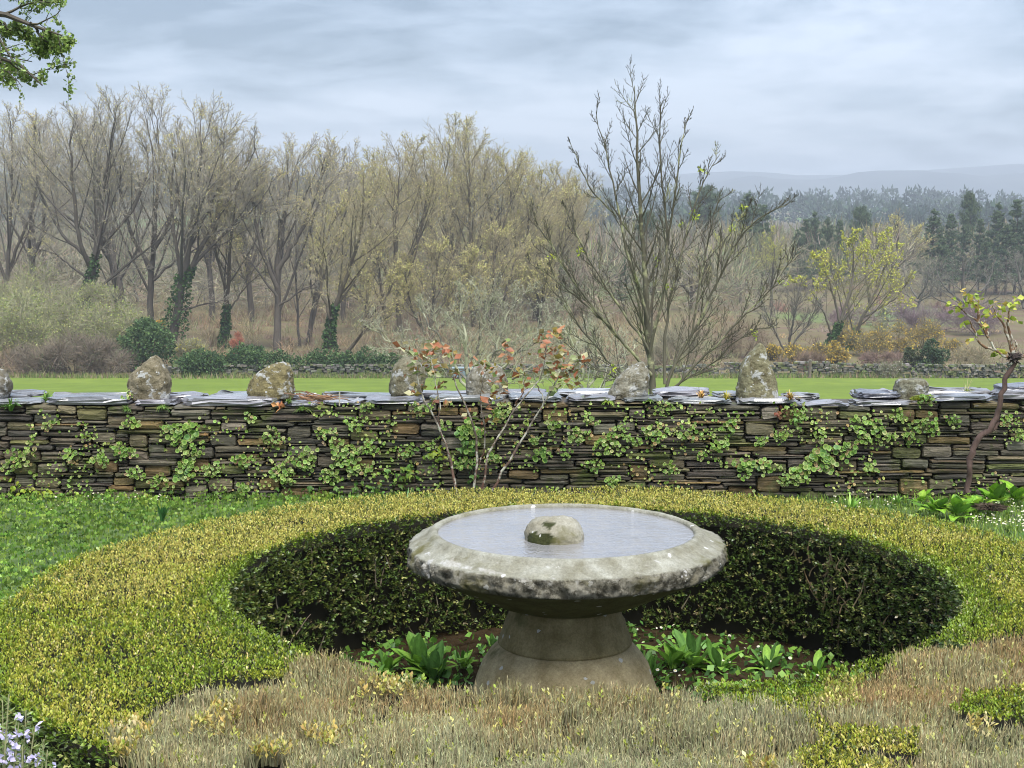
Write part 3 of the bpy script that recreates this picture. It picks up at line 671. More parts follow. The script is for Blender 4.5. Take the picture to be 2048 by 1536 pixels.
# --- top shoots
NT = 84000
x = r.uniform(OC[0] - OR, OC[0] + OR, NT * 2); y = r.uniform(OC[1] - OR, OC[1] + OR, NT * 2)
k = in_ring(x, y, -.015, -.02); x, y = x[k][:NT], y[k][:NT]
dead, gold = regions(x, y); near = np.hypot(x, y) < 2.2
ok = ~dead & ~gold; xt, yt = x[ok], y[ok]; N = len(xt)
edge_in = np.hypot(xt - HC[0], yt - HC[1]) - HR; edge_out = OR - np.hypot(xt - OC[0], yt - OC[1])
px, py = proj(p3(xt, yt, HT))
patch = fbm(p3(xt * 2.2, yt * 2.2), 81, 4) + .35 * fbm(p3(xt * 11, yt * 11), 83, 2)
green = patch + .75 * np.exp(-edge_in / .10) * (yt < 5.6) + .5 * np.exp(-edge_in / .035) + .35 * np.exp(-edge_out / .05) - .55 * sstep(5.4, 6.4, yt) - .12 + .22 * (yt < 5.4) + r.normal(0, .24, N)
cg = np.where((green > .42)[:, None], [[.22, .30, .022]], np.where((green > .12)[:, None], [[.34, .37, .035]], np.where((green > -.15)[:, None], [[.43, .43, .055]], [[.50, .455, .10]])))
pale = r.random(N) < .03; cg = np.where(pale[:, None], [[.62, .52, .24]], cg); dk = r.random(N) < .2; cg = np.where(dk[:, None], [[.08, .105, .018]], cg)
zt = top_z(xt, yt) - .012 + np.where(edge_in < .03, r.uniform(0, .02, N), 0) + np.where(edge_out < .04, r.uniform(0, .018, N), 0)
ax = np.stack([r.normal(0, .28, N), r.normal(0, .28, N), np.ones(N)], -1)
g = G(); sprigs(np.stack([xt, yt, zt - .012], -1), ax, 4, .0103, cg * .88, .22, .85, g, hgt=.018)
tag(world_part(g, 'top_leaves', M['leaf'], hedge), kind='stuff')
# --- golden dying tufts in the dead part
xt, yt = x[gold], y[gold]
kk = r.random(len(xt)) < .26; xt, yt = xt[kk], yt[kk]; N = len(xt)
g = G(); sprigs(np.stack([xt, yt, top_z(xt, yt) - .02], -1), np.stack([r.normal(0, .35, N), r.normal(0, .35, N), np.ones(N)], -1), 6, .0155, pick(r, N, [(.44, .36, .10), (.40, .30, .08), (.50, .44, .2), (.30, .30, .06)], [4, 3, 2, 2]), .25, .8, g, hgt=.03)
tag(world_part(g, 'golden_tufts', M['leaf'], hedge), kind='stuff')
# --- inner and outer faces
def face(NF, inner, g):
    a = r.uniform(0, 2 * PI, NF) if inner else np.where(r.random(NF) < .5, R_(1) * r.uniform(160, 300, NF), r.uniform(0, 2 * PI, NF)); z = HT - .005 - (HT - .03) * r.uniform(0, 1, NF) ** 1.05
    rad = (HR if inner else out_r(a)); s = 1 if inner else -1
    rad = rad + s * (.005 + .035 * np.maximum(0, .35 - z) + .012 * fbm(p3(a * 9, z * 12), 91, 3)) + r.normal(0, .009, NF)
    p = np.stack([HC[0] + rad * np.cos(a), HC[1] + rad * np.sin(a), z], -1)
    nrm_ = np.stack([-np.cos(a), -np.sin(a), np.zeros(NF)], -1) * s
    gap = fbm(p3(a * 14, z * 14), 95, 3) > -.42 + .35 * (z < .12)
    gap &= ~(regions(HC[0] + (p[:, 0] - HC[0]) * (1.04 if inner else .98), HC[1] + (p[:, 1] - HC[1]) * (1.04 if inner else .98))[0] & (z > (.30 if inner else .50)))
    p, nn, z, a = p[gap], nrm_[gap], z[gap], a[gap]; N = len(p)
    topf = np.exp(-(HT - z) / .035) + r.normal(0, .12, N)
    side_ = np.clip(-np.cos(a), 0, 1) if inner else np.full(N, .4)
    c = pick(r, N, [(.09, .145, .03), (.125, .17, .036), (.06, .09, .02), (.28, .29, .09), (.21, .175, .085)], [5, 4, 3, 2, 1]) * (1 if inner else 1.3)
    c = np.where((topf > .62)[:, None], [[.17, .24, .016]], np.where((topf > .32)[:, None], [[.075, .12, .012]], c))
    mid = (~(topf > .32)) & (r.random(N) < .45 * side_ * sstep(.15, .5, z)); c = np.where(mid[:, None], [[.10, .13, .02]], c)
    sprigs(p, nn * .8 + np.stack([r.normal(0, .35, N), r.normal(0, .35, N), .55 + r.normal(0, .3, N)], -1), 5, .0165, c, .3, .95, g, hgt=.016)
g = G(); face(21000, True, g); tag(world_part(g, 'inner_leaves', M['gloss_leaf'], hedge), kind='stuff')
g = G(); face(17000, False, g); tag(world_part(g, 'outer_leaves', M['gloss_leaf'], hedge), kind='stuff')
# bare stems showing through the inner face
g = G(); N = 300; a = r.uniform(0, 2 * PI, N); cl = fbm(p3(a * 5, 0), 14, 2) > -.1; a = a[cl]; N = len(a)
z = r.uniform(.03, .42, N); rad = HR + .004 + r.uniform(-.012, .02, N); L = r.uniform(.05, .17, N); da = r.normal(0, .035, N)
P = np.stack([np.stack([HC[0] + (rad + .004 * np.sin(q * 4 + a * 30)) * np.cos(a + da * q), HC[1] + (rad + .004 * np.sin(q * 4 + a * 30)) * np.sin(a + da * q), z + L * q], -1) for q in np.linspace(0, 1, 5)], 1)
tubes(g, P, np.linspace(.0032, .0016, 5)[None] * r.uniform(.6, 1.3, (N, 1)), 4, jit(r, (.14, .115, .075), N, .35))
a2 = R_(38) + r.normal(0, .08, 46); z = r.uniform(.22, .44, 46); rad = HR + r.uniform(-.012, .03, 46); L = r.uniform(.03, .13, 46)
P = np.stack([np.stack([HC[0] + rad * np.cos(a2 + .045 * q * np.sin(a2 * 90) + .006 * np.sin(q * 5 + a2 * 50)), HC[1] + rad * np.sin(a2 + .045 * q * np.sin(a2 * 90) + .006 * np.sin(q * 5 + a2 * 50)), z + L * q], -1) for q in np.linspace(0, 1, 5)], 1)
tubes(g, P, np.linspace(.0038, .0016, 5)[None] * np.ones((46, 1)), 4, jit(r, (.27, .2, .11), 46, .3))
tag(world_part(g, 'bare_stems', M['dry'], hedge), kind='stuff')
# --- dead clipped twigs
ND = 60000
x = r.uniform(-1.75, 2.2, ND * 3); y = r.uniform(OC[1] - OR, 4.9, ND * 3); k = in_ring(x, y, -.02, 0); x, y = x[k], y[k]
dead, gold = regions(x, y); thin = fbm(p3(x * 7, y * 7), 101, 3) > -.5
k = (dead | gold) & thin; x, y = x[k][:ND], y[k][:ND]; N = len(x)
lump = fbm(p3(x * 6, y * 6), 103, 3)
z0 = top_z(x, y) - .062 + .032 * lump; hgt = r.uniform(.03, .066, N) * (1 + .45 * lump)
lean = np.stack([.30 * fbm(p3(x * 5, y * 5), 105, 2) + r.normal(0, .17, N), .30 * fbm(p3(x * 5, y * 5), 106, 2) + r.normal(0, .17, N), np.ones(N)], -1)
tone = fbm(p3(x * 3.2, y * 3.2), 107, 3) + r.normal(0, .22, N)
px, py = proj(p3(x, y, HT)); warm = tone - .12 + .6 * ((px > 1650) & (py < 1400)) + .1 * (py < 1410)
c = np.where((warm > .45)[:, None], [[.29, .21, .095]], np.where((warm > .15)[:, None], [[.29, .245, .12]], np.where((warm > -.25)[:, None], [[.31, .285, .15]], [[.27, .262, .145]])))
d = nrm(lean); P0 = np.stack([x, y, z0], -1); P1 = P0 + d * hgt[:, None]
g = G(); c = jit(r, c, N, .3, .08)
cones(g, P0, P1, .0026 * r.uniform(.7, 1.25, N), c * .6, c * 1.2)
for q in range(1):                        # leaf stubs along each twig
    f = r.uniform(.45, .95, N)[:, None]; b0 = P0 * (1 - f) + P1 * f; e_ = nrm(d + r.normal(0, .33, d.shape)) * r.uniform(.008, .017, (N, 1))
    cones(g, b0, b0 + e_, .0016, jit(r, c * 1.08, N, .2, .05))
tag(world_part(g, 'dead_twigs', M['dry'], hedge), kind='stuff')
# sparse green survivors among the dead twigs
k = (r.random(N) < .012) | ((r.random(N) < .22) & (fbm(p3(x * 2.6, y * 2.6), 111, 2) > .42)); q = k.nonzero()[0]
g = G(); sprigs(np.stack([x[q], y[q], z0[q] + .045], -1), lean[q], 5, .0125, pick(r, len(q), [(.30, .32, .05), (.48, .44, .14)], [3, 3]), .25, .8, g, hgt=.02)
tag(world_part(g, 'surviving_leaves', M['leaf'], hedge), kind='stuff')

# ================================================================== PLANTS ON AND BEFORE THE WALL
STONE_AT = [(300, 'the pointed lichen patched stone'), (545, 'the hunched olive stone'), (690, 'the twig pile'), (812, 'the stone behind the left rose branches'), (973, 'the blunt grey stone behind the rose'), (1110, 'the right rose branches'), (1262, 'the slanting wedge stone'), (1390, 'the gap between wedge and tallest stone'), (1515, 'the tallest pointed stone'), (1665, 'the dip in the coping'), (1820, 'the flat mossy block'), (2010, 'the crooked pruned tree'), (30, 'the left edge stone'), (150, 'the broad leftmost coping slab'), (430, 'the long thick coping slab')]
DISC_N = 9
_a = np.linspace(0, 2 * PI, DISC_N, endpoint=False)
DISC = (np.concatenate([[[0, 0, -.28]], np.stack([.62 * np.cos(_a), .62 * np.sin(_a), np.full(DISC_N, -.08)], -1), np.stack([np.cos(_a) * (1 + .06 * np.cos(_a * 3)), np.sin(_a), .06 * np.sin(_a * 2)], -1)]),
        [np.stack([np.zeros(DISC_N, int), 1 + np.arange(DISC_N), 1 + (np.arange(DISC_N) + 1) % DISC_N], -1), np.stack([1 + np.arange(DISC_N), 1 + DISC_N + np.arange(DISC_N), 1 + DISC_N + (np.arange(DISC_N) + 1) % DISC_N, 1 + (np.arange(DISC_N) + 1) % DISC_N], -1)])
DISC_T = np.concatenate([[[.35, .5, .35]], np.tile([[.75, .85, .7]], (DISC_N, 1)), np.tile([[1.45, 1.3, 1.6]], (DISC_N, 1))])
r = rng(404)
# (px, py, radius px, leaves, biggest leaf radius px)
CL = [(365, 868, 34, 26, 8), (385, 900, 26, 14, 7), (262, 845, 18, 9, 6), (258, 790, 12, 6, 4), (205, 915, 16, 9, 6.5), (140, 908, 17, 9, 6.5), (45, 915, 30, 20, 6), (20, 930, 18, 10, 6), (250, 905, 24, 16, 6), (375, 940, 26, 14, 8), (275, 942, 20, 13, 5.5), (320, 962, 22, 12, 6), (428, 938, 22, 11, 5.5), (485, 922, 20, 9, 7), (490, 975, 14, 7, 6.5), (500, 835, 13, 7, 5.5), (545, 870, 24, 16, 5), (570, 945, 28, 20, 6.5), (610, 915, 30, 24, 6), (655, 870, 22, 13, 6), (690, 905, 30, 26, 6.5), (715, 935, 24, 16, 6.5), (740, 895, 20, 13, 5.5), (660, 950, 24, 14, 6),
      (735, 815, 14, 8, 5), (712, 845, 22, 12, 5.5), (840, 815, 16, 8, 5.5), (892, 850, 14, 7, 5.5), (935, 860, 24, 14, 9), (1003, 825, 22, 13, 6.5), (860, 890, 14, 7, 5.5), (815, 900, 22, 14, 5), (940, 890, 16, 9, 8), (985, 915, 14, 8, 7), (925, 925, 18, 12, 6), (1085, 905, 20, 10, 8), (1068, 880, 10, 6, 5), (1110, 850, 15, 7, 5.5), (1130, 905, 16, 8, 5), (1155, 870, 24, 16, 5), (1180, 840, 16, 9, 5), (1215, 890, 30, 24, 5.5), (1240, 860, 22, 14, 5.5), (1190, 930, 20, 10, 5), (1225, 960, 14, 8, 6),
      (1310, 865, 26, 16, 7), (1262, 880, 18, 10, 5.5), (1375, 860, 26, 14, 6), (1460, 850, 16, 8, 6), (1440, 890, 18, 10, 6), (1400, 910, 12, 6, 5), (1490, 935, 24, 14, 8), (1535, 930, 22, 12, 6), (1575, 955, 22, 12, 6), (1640, 920, 32, 30, 9), (1600, 945, 22, 15, 7), (1690, 900, 24, 14, 7.5), (1730, 855, 32, 26, 6.5), (1765, 870, 20, 12, 6), (1795, 830, 18, 9, 5.5), (1740, 930, 16, 9, 6), (1850, 850, 28, 18, 5.5), (1905, 840, 18, 9, 5.5), (1560, 870, 20, 12, 5), (1520, 880, 16, 9, 5), (1340, 935, 18, 9, 5.5), (2010, 840, 18, 9, 6), (2035, 870, 16, 8, 6), (1815, 870, 10, 5, 5), (1640, 870, 14, 7, 5), (1330, 815, 18, 9, 4.5), (1600, 825, 20, 9, 4.5), (1850, 800, 18, 8, 5), (170, 870, 14, 7, 4), (100, 850, 14, 7, 4.5)]
def band(py): return 'high' if py < 855 else ('midway' if py < 912 else 'low')
info = []
for (px, py, rad, nl, big) in CL:
    ref = min(STONE_AT, key=lambda s_: abs(s_[0] - px))
    size = 'large' if nl >= 18 else ('middling' if nl >= 10 else 'small')
    info.append([size, band(py), ref[1], px])
keys = {}
for q, (size, bd, ref, px) in enumerate(info): keys.setdefault((size, bd, ref), []).append((px, q))
lab = {}
for (size, bd, ref), lst in keys.items():
    lst.sort()
    for k, (px, q) in enumerate(lst):
        pos = '' if len(lst) == 1 else (['left ', 'right '][k] if len(lst) == 2 else ['left ', 'middle ', 'right ', 'far right '][k])
        lab[q] = f'{pos}{size} pennywort clump {bd} on the wall under {ref}'
bigmesh = []
for q in range(5):
    g = G(); cc = [(.15, .26, .045), (.18, .30, .055), (.125, .215, .04), (.22, .30, .06), (.125, .245, .06)][q]
    scatter(g, DISC[0], DISC[1], np.zeros((1, 3)), np.eye(3)[None], 1.0, np.array([cc]), DISC_T); bigmesh.append(g.mesh('pennywort_leaf', M['leaf'], True))
import mathutils
for q, (px, py, rad, nl, big) in enumerate(CL):
    c0 = atY(px, py, WY - .02); mpp = WY / FPX
    th = thing('pennywort_clump', lab[q], 'plant', c0, 'pennywort clumps growing on the wall')
    N = int(nl * 3.4); ang = r.uniform(0, 2 * PI, N); rr_ = rad * mpp * np.sqrt(r.uniform(0, 1, N)) * (1 + .25 * np.sin(ang * 3 + q))
    pos = np.stack([rr_ * np.cos(ang), -r.uniform(.012, .06, N), rr_ * np.sin(ang) * .8], -1)
    d = np.stack([r.normal(0, .35, N), -np.ones(N), .35 + r.normal(0, .32, N)], -1)
    sz = big * .78 * mpp * r.uniform(.35, 1.0, N) ** 1.1
    Fm = frames(d, r)
    small = np.ones(N, bool)
    if big >= 7.5 and nl >= 9:
        idx = np.argsort(-sz)[:16]; small[idx] = False
        for k in idx:
            o = bpy.data.objects.new('leaf', bigmesh[int(r.integers(5))]); COL.objects.link(o); o.parent = th
            mw = mathutils.Matrix([[*(Fm[k, a] * sz[k]), pos[k, a]] for a in range(3)] + [[0, 0, 0, 1]]); o.matrix_basis = mw
    g = G(); s_ = small.nonzero()[0]
    young = r.random() < .35
    col = pick(r, len(s_), [(.155, .255, .04), (.21, .30, .06), (.30, .34, .11), (.30, .21, .09)], [5, 4, 2, 1.6 if young else .3])
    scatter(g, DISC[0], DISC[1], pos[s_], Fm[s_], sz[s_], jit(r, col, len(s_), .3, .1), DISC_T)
    P0 = np.stack([pos[s_][:, 0] * .5, np.full(len(s_), .02), pos[s_][:, 2] * .5 - .01], -1)
    cones(g, P0, pos[s_] - d[s_] * .004, .0018, (.12, .16, .05)); g.obj('leaves', M['leaf'], th, True)
# tiny creeping growth scattered over the wall: uncountable
g = G(); N = 6500; x = r.uniform(-5.4, 5.4, N); z = r.uniform(-.08, .6, N); k = fbm(p3(x * 3, z * 5), 301, 3) > .02; x, z = x[k], z[k]; N = len(x)
pos = np.stack([x, WY - r.uniform(.012, .035, N), z], -1)
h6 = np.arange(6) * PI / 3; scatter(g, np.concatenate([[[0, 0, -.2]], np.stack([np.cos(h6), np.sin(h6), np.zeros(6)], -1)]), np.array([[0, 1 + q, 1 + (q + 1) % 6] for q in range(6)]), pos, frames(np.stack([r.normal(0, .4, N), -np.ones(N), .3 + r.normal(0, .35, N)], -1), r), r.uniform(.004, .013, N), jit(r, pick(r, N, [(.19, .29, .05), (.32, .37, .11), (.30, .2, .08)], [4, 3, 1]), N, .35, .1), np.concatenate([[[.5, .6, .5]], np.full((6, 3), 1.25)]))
N = 2600; x = r.uniform(-5.4, 5.4, N); z = r.uniform(-.02, .6, N); k = fbm(p3(x * 2.2, z * 6), 311, 3) > .12; x, z = x[k], z[k]; N = len(x)
p = np.stack([x, WY - r.uniform(.005, .02, N), z], -1); cones(g, p, p + np.stack([r.normal(0, .012, N), -r.uniform(.01, .03, N), r.normal(.004, .014, N)], -1), .0022, jit(r, (.13, .15, .03), N, .4))
tag(g.obj('wall_creepers', M['leaf']), kind='stuff')

# ivy and fern tufts -------------------------------------------------
IVY = (np.array([[0, 0, 0], [-.42, .02, .18], [-.5, .06, .5], [-.2, .02, .55], [0, 0, 1.0], [.2, .02, .55], [.5, .06, .5], [.42, .02, .18], [0, -.06, .42]]),
       np.array([[8, a_, (a_ + 1) if a_ < 7 else 0] for a_ in range(0, 8)]))
def ivy_patch(label, spots, n, sz, cols, seed, name='ivy_plant', cat='ivy', group='ivy along the wall'):
    r = rng(seed); P = np.array([atY(px, py, WY - .04) for px, py in spots]); base = P[0].copy()
    t_ = thing(name, label, cat, base, group); g = G()
    k = r.integers(0, len(P) - 1, n) if len(P) > 1 else np.zeros(n, int); f = r.uniform(0, 1, n)[:, None]
    c = P[k] * (1 - f) + P[np.minimum(k + 1, len(P) - 1)] * f + r.normal(0, [.035, .02, .028], (n, 3)); c[:, 1] = np.minimum(c[:, 1], WY - .01)
    d = np.stack([r.normal(0, .5, n), -.35 + r.normal(0, .25, n), -.75 + r.normal(0, .35, n)], -1)
    scatter(g, IVY[0], IVY[1], c - base, frames(d, r, np.arctan2(0, 1) + r.normal(0, .6, n) + PI), sz * r.uniform(.55, 1.2, n), jit(r, pick(r, n, cols, np.ones(len(cols))), n, .25, .1))
    g.obj('leaves', M['leaf'], t_); g2 = G()
    Q = resample(P - base + [0, .03, 0], 10)[None]; tubes(g2, Q, np.full((1, 10), .004), 4, (.10, .07, .04)); g2.obj('stem', M['dry'], t_)
YG = [(.25, .33, .03), (.33, .38, .04), (.16, .26, .03)]
ivy_patch('yellow green ivy trailing along the foot of the wall at the far left', [(18, 970), (60, 985), (110, 992), (150, 1000), (200, 1004), (245, 1006), (300, 1000), (340, 992)], 190, .038, YG, 1)
ivy_patch('bright ivy strand on the wall just left of the rose stems', [(850, 905), (880, 900), (900, 910), (870, 920)], 26, .045, YG, 2)
ivy_patch('ivy with dark leaves climbing behind the rose stems', [(950, 990), (942, 930), (935, 880), (950, 850)], 50, .05, [(.07, .15, .03), (.10, .2, .04)], 3)
ivy_patch('ivy sprig with pointed leaves low on the wall left of the rose', [(735, 935), (770, 945), (830, 940), (800, 955)], 34, .045, [(.12, .24, .04), (.22, .32, .05)], 4)
ivy_patch('ivy strand at the wall foot below the hunched olive stone', [(560, 985), (620, 985), (690, 975), (760, 970), (820, 975)], 70, .04, [(.12, .22, .04), (.07, .14, .03)], 5)
ivy_patch('small reddish creeper high on the wall below the tallest stone', [(1555, 828), (1575, 826)], 14, .03, [(.25, .07, .04), (.2, .1, .05)], 6, 'creeper_plant', 'creeper', None)
ivy_patch('leafy climber below the dip in the coping, right of the tallest stone', [(1585, 815), (1600, 835), (1592, 845)], 30, .035, [(.14, .26, .05), (.2, .3, .06)], 7)

def tuft(name, label, cat, base, n, h, cols, seed, spread=.35, width=.004, arch=.5, group=None, mat='leaf'):
    r = rng(seed); t_ = thing(name, label, cat, base, group); g = G()
    az = r.uniform(0, 2 * PI, n); out_ = np.stack([np.cos(az), np.sin(az), np.zeros(n)], -1); L = h * r.uniform(.55, 1.15, n); sp_ = spread * r.uniform(.2, 1.2, n)
    P0 = out_ * h * .08 * r.uniform(0, 1, (n, 1)); side = np.stack([-np.sin(az), np.cos(az), np.zeros(n)], -1)
    rows = []
    for q, wd in ((0, .8), (.4, 1), (.75, .7), (1, .05)):
        p = P0 + out_ * (sp_ * L * (q ** 1.5))[:, None] + np.array([0, 0, 1.]) * (L * (q - arch * sp_ * q ** 2.4))[:, None]
        rows.append(p - side * width * wd); rows.append(p + side * width * wd)
    V = np.stack(rows, 1); off = (np.arange(n) * 8)[:, None, None]
    F = np.concatenate([(np.array([[2 * q, 2 * q + 1, 2 * q + 3, 2 * q + 2]])[None] + off).reshape(-1, 4) for q in range(3)])
    g.add(V, F, np.repeat(jit(r, pick(r, n, cols, np.ones(len(cols))), n, .3, .1), 8, 0)); g.obj('blades', M[mat], t_); return t_
GRN = [(.17, .30, .05), (.24, .34, .07), (.12, .22, .04)]
def onwall(px, py, y=WY - .03): return atY(px, py, y)
GT = 'grass tufts on the wall coping'
tuft('grass_tuft', 'grass tuft hanging beside the left of the pointed lichen patched stone', 'grass tuft', onwall(252, 822), 60, .07, GRN, 1, .9, .0022, 1.1, GT)
tuft('grass_tuft', 'pale grass tuft in front of the pointed lichen patched stone', 'grass tuft', onwall(325, 818), 60, .07, GRN, 2, 1.1, .002, 1.1, GT)
tuft('grass_tuft', 'bright leafy tuft at the right foot of the hunched olive stone', 'grass tuft', onwall(578, 808), 50, .06, GRN, 3, .9, .004, .8, GT)
tuft('grass_tuft', 'grass tuft drooping over the wall edge left of the twig pile', 'grass tuft', onwall(605, 822), 60, .075, GRN, 4, 1., .002, 1.1, GT)
tuft('grass_tuft', 'round bright green leafy tuft on the wall left of the rose', 'grass tuft', onwall(737, 815), 70, .055, GRN, 5, 1., .0045, .9, GT)
tuft('grass_tuft', 'low grass tuft at the left foot of the slanting wedge stone', 'grass tuft', onwall(1215, 806), 80, .05, [(.30, .42, .06), (.22, .34, .05)], 6, 1.3, .003, .9, GT)
tuft('grass_tuft', 'grassy patch on the coping between rose and wedge stone', 'grass tuft', onwall(1160, 800, WY + .2), 90, .05, [(.34, .46, .06), (.25, .36, .05)], 7, 1.8, .003, .8, GT)
tuft('grass_tuft', 'small green tuft at the right foot of the slanting wedge stone', 'grass tuft', onwall(1300, 805), 50, .045, GRN, 8, 1.1, .004, .9, GT)
tuft('grass_tuft', 'yellow green grass in the dip right of the flat mossy block', 'grass tuft', onwall(1935, 786, WY + .4), 90, .06, [(.36, .44, .08), (.28, .36, .06)], 9, 1.4, .0025, .8, GT)
tuft('withered_fern', 'withered orange fern on the coping left of the tallest stone', 'fern', onwall(1402, 800, WY + .2), 40, .10, [(.42, .22, .06), (.5, .34, .12), (.3, .16, .05)], 10, .8, .0035, .8, 'withered ferns on the wall', 'dry')
tuft('withered_fern', 'yellow fern at the left foot of the tallest stone', 'fern', onwall(1452, 800), 45, .08, [(.40, .38, .06), (.46, .36, .07)], 11, .8, .0035, .8, 'withered ferns on the wall')
tuft('withered_fern', 'golden brown fern at the right foot of the tallest stone', 'fern', onwall(1580, 800), 60, .085, [(.42, .32, .08), (.3, .26, .06), (.36, .18, .06)], 12, 1.1, .004, .8, 'withered ferns on the wall')
tuft('grass_stalks', 'few pale dry grass stalks on the wall right of the flat mossy block', 'grass', onwall(1932, 790, WY + .45), 9, .16, [(.5, .42, .22)], 13, .3, .002, .4, None, 'dry')
tuft('grass_tuft', 'trailing grass hanging on the wall left of the crooked pruned tree', 'grass tuft', onwall(1905, 845), 40, .09, GRN, 14, .8, .002, 1.2, GT)
tuft('fern_plant', 'green fern in front of the cut off stone at the left edge', 'fern', onwall(22, 822), 46, .13, [(.10, .22, .04), (.15, .28, .05)], 15, .8, .006, .9, 'ferns on the wall left')
tuft('fern_plant', 'small leafy fern on the wall between left edge stone and broad slab', 'fern', onwall(93, 806, WY + .15), 26, .09, [(.12, .25, .05), (.18, .32, .06)], 16, .7, .006, .7, 'ferns on the wall left')
# moss cushion, twig pile
o = thing('moss_cushion', 'yellow green moss cushion in front of the flat mossy block', 'moss', onwall(1850, 800, WY + .06)); g = G(); N = 900; u_ = nrm(np.stack([r.normal(0, 1, N), r.normal(0, 1, N), np.abs(r.normal(0, 1, N))], -1)) * [.10, .06, .03]
cones(g, u_ * .8, u_ * 1.1 + [0, 0, .006], .004, jit(r, (.22, .26, .03), N, .3)); g.obj('moss_tips', M['leaf'], o)
o = thing('twig_pile', 'pile of dry brown twigs lying on the wall coping', 'twigs', onwall(638, 806, WY + .12)); 
for k in range(34):
    g = G(); L = r.uniform(.12, .34); az = r.normal(-.25, .5); c0 = np.array([r.normal(0, .06), r.normal(0, .08), r.uniform(.0, .05)]); d = np.array([math.cos(az), math.sin(az) * .6, -.12 + r.normal(0, .08)])
    P = (c0 + d * (np.linspace(-.5, .5, 6) * L)[:, None] + r.normal(0, .006, (6, 3)))[None]; tubes(g, P, np.linspace(.0045, .0018, 6)[None], 5, jit(r, pick(r, 1, [(.20, .11, .06), (.14, .09, .06), (.30, .2, .12)], [3, 2, 1])[0], 1, .3)[0]); g.obj('twig', M['dry'], o)
g = G(); P = np.array([[[0, 0, 0], [.002, -.01, .05], [.004, -.02, .10]]]); tubes(g, P, np.full((1, 3), .005), 5, (.55, .5, .4)); q = g.obj('pale_stick', M['dry'], None); q.location = onwall(679, 812); tag(q, 'short pale stick standing upright at the wall edge by the twig pile', 'stick')
g = G(); scatter(g, *LEAF, np.zeros((6, 3)) + r.normal(0, .015, (6, 3)), frames(r.normal(0, 1, (6, 3)), r), .07, jit(r, (.36, .17, .07), 6, .3)); q = g.obj('dead_leaves', M['dry']); q.location = onwall(556, 815, WY - .05); tag(q, 'curled brown dead leaf caught under the long thick coping slab', 'leaf')

# ------------------------------------------------------------------ rose bush
RY = 9.75
def pxl(pts, Y, jr=None, amp=0): return [atY(a_, b2, Y + (0 if jr is None else jr.normal(0, amp))) for a_, b2 in pts]
r = rng(8); rose = thing('rose_bush', 'leggy rose bush with bronze young leaves in front of the wall', 'bush', (atY(948, 985, RY)[0], RY, 0))
off = np.array(rose.location)
RS = [([(918, 1000), (905, 940), (890, 885), (868, 830), (845, 798), (832, 770), (838, 730)], .011, .004), ([(945, 1000), (954, 930), (957, 880), (946, 845), (925, 805), (905, 760), (898, 715), (893, 692)], .010, .003), ([(960, 1000), (972, 940), (977, 895), (1005, 860), (1030, 812), (1062, 785), (1080, 762), (1092, 730), (1095, 690)], .009, .003),
      ([(975, 1000), (1000, 950), (1030, 905), (1060, 850), (1082, 818), (1100, 780), (1120, 755), (1140, 720)], .010, .0035), ([(958, 930), (972, 880), (968, 840), (960, 800), (965, 760), (975, 735)], .006, .003), ([(1082, 820), (1085, 790), (1070, 760), (1062, 735)], .005, .002), ([(890, 885), (878, 850), (880, 800), (868, 750), (860, 705)], .005, .002), ([(905, 760), (918, 742), (940, 735)], .004, .002), ([(1095, 700), (1080, 680), (1062, 690)], .003, .002), ([(1030, 812), (1050, 780), (1046, 740), (1040, 700)], .004, .002), ([(1120, 755), (1140, 745), (1160, 742)], .004, .002)]
for k, (p, a_, b2) in enumerate(RS):
    g = G(); P = resample(np.array(pxl(p, RY + [0, .1, -.08, .05, .15, 0, -.1, .12, 0, -.05, .1][k])) - off, 16); P[1:] += r.normal(0, .004, P[1:].shape)
    tubes(g, P[None], np.linspace(a_, b2, 16)[None], 7, np.linspace(0, 1, 16)[:, None][None] * (np.array([.17, .16, .13]) - [.10, .045, .03]) + np.array([.10, .045, .03])); 
    th_ = P[r.integers(1, 15, 26)]; cones(g, th_, th_ + nrm(r.normal(0, 1, (26, 3))) * .016, .003, (.2, .08, .05)); g.obj('stem', M['rose_bark'], rose, True)
RL = [(820, 700, 16, 9), (845, 715, 20, 16), (868, 695, 18, 14), (835, 745, 20, 14), (862, 740, 18, 12), (890, 700, 16, 9), (910, 715, 12, 8), (838, 780, 14, 8), (880, 770, 8, 4), (965, 730, 14, 12), (985, 745, 18, 16), (995, 770, 16, 12), (985, 795, 14, 8), (978, 810, 10, 6), (980, 840, 10, 6), (1010, 690, 10, 6), (1015, 715, 8, 5), (1045, 745, 8, 8), (1048, 770, 10, 8), (1085, 675, 14, 12), (1112, 668, 10, 12), (1095, 705, 16, 16), (1125, 705, 16, 12), (1105, 735, 20, 20), (1135, 735, 16, 14), (1120, 762, 18, 14), (1150, 750, 14, 10), (1160, 722, 10, 8), (890, 815, 8, 5), (870, 800, 8, 4), (935, 830, 10, 6), (905, 740, 10, 6), (1075, 745, 10, 6)]
rosel = []
for cc in [(.30, .11, .05), (.25, .19, .045), (.38, .36, .19), (.19, .24, .065), (.38, .18, .085), (.17, .15, .06), (.27, .31, .14)]:
    g = G(); tv = np.array(LEAF[0]) * [1.35, 1, 1]; scatter(g, tv, LEAF[1], np.zeros((1, 3)), np.eye(3)[None], 1.0, np.array([cc])); rosel.append(g.mesh('rose_leaf', M['leaf']))
cnt = 0
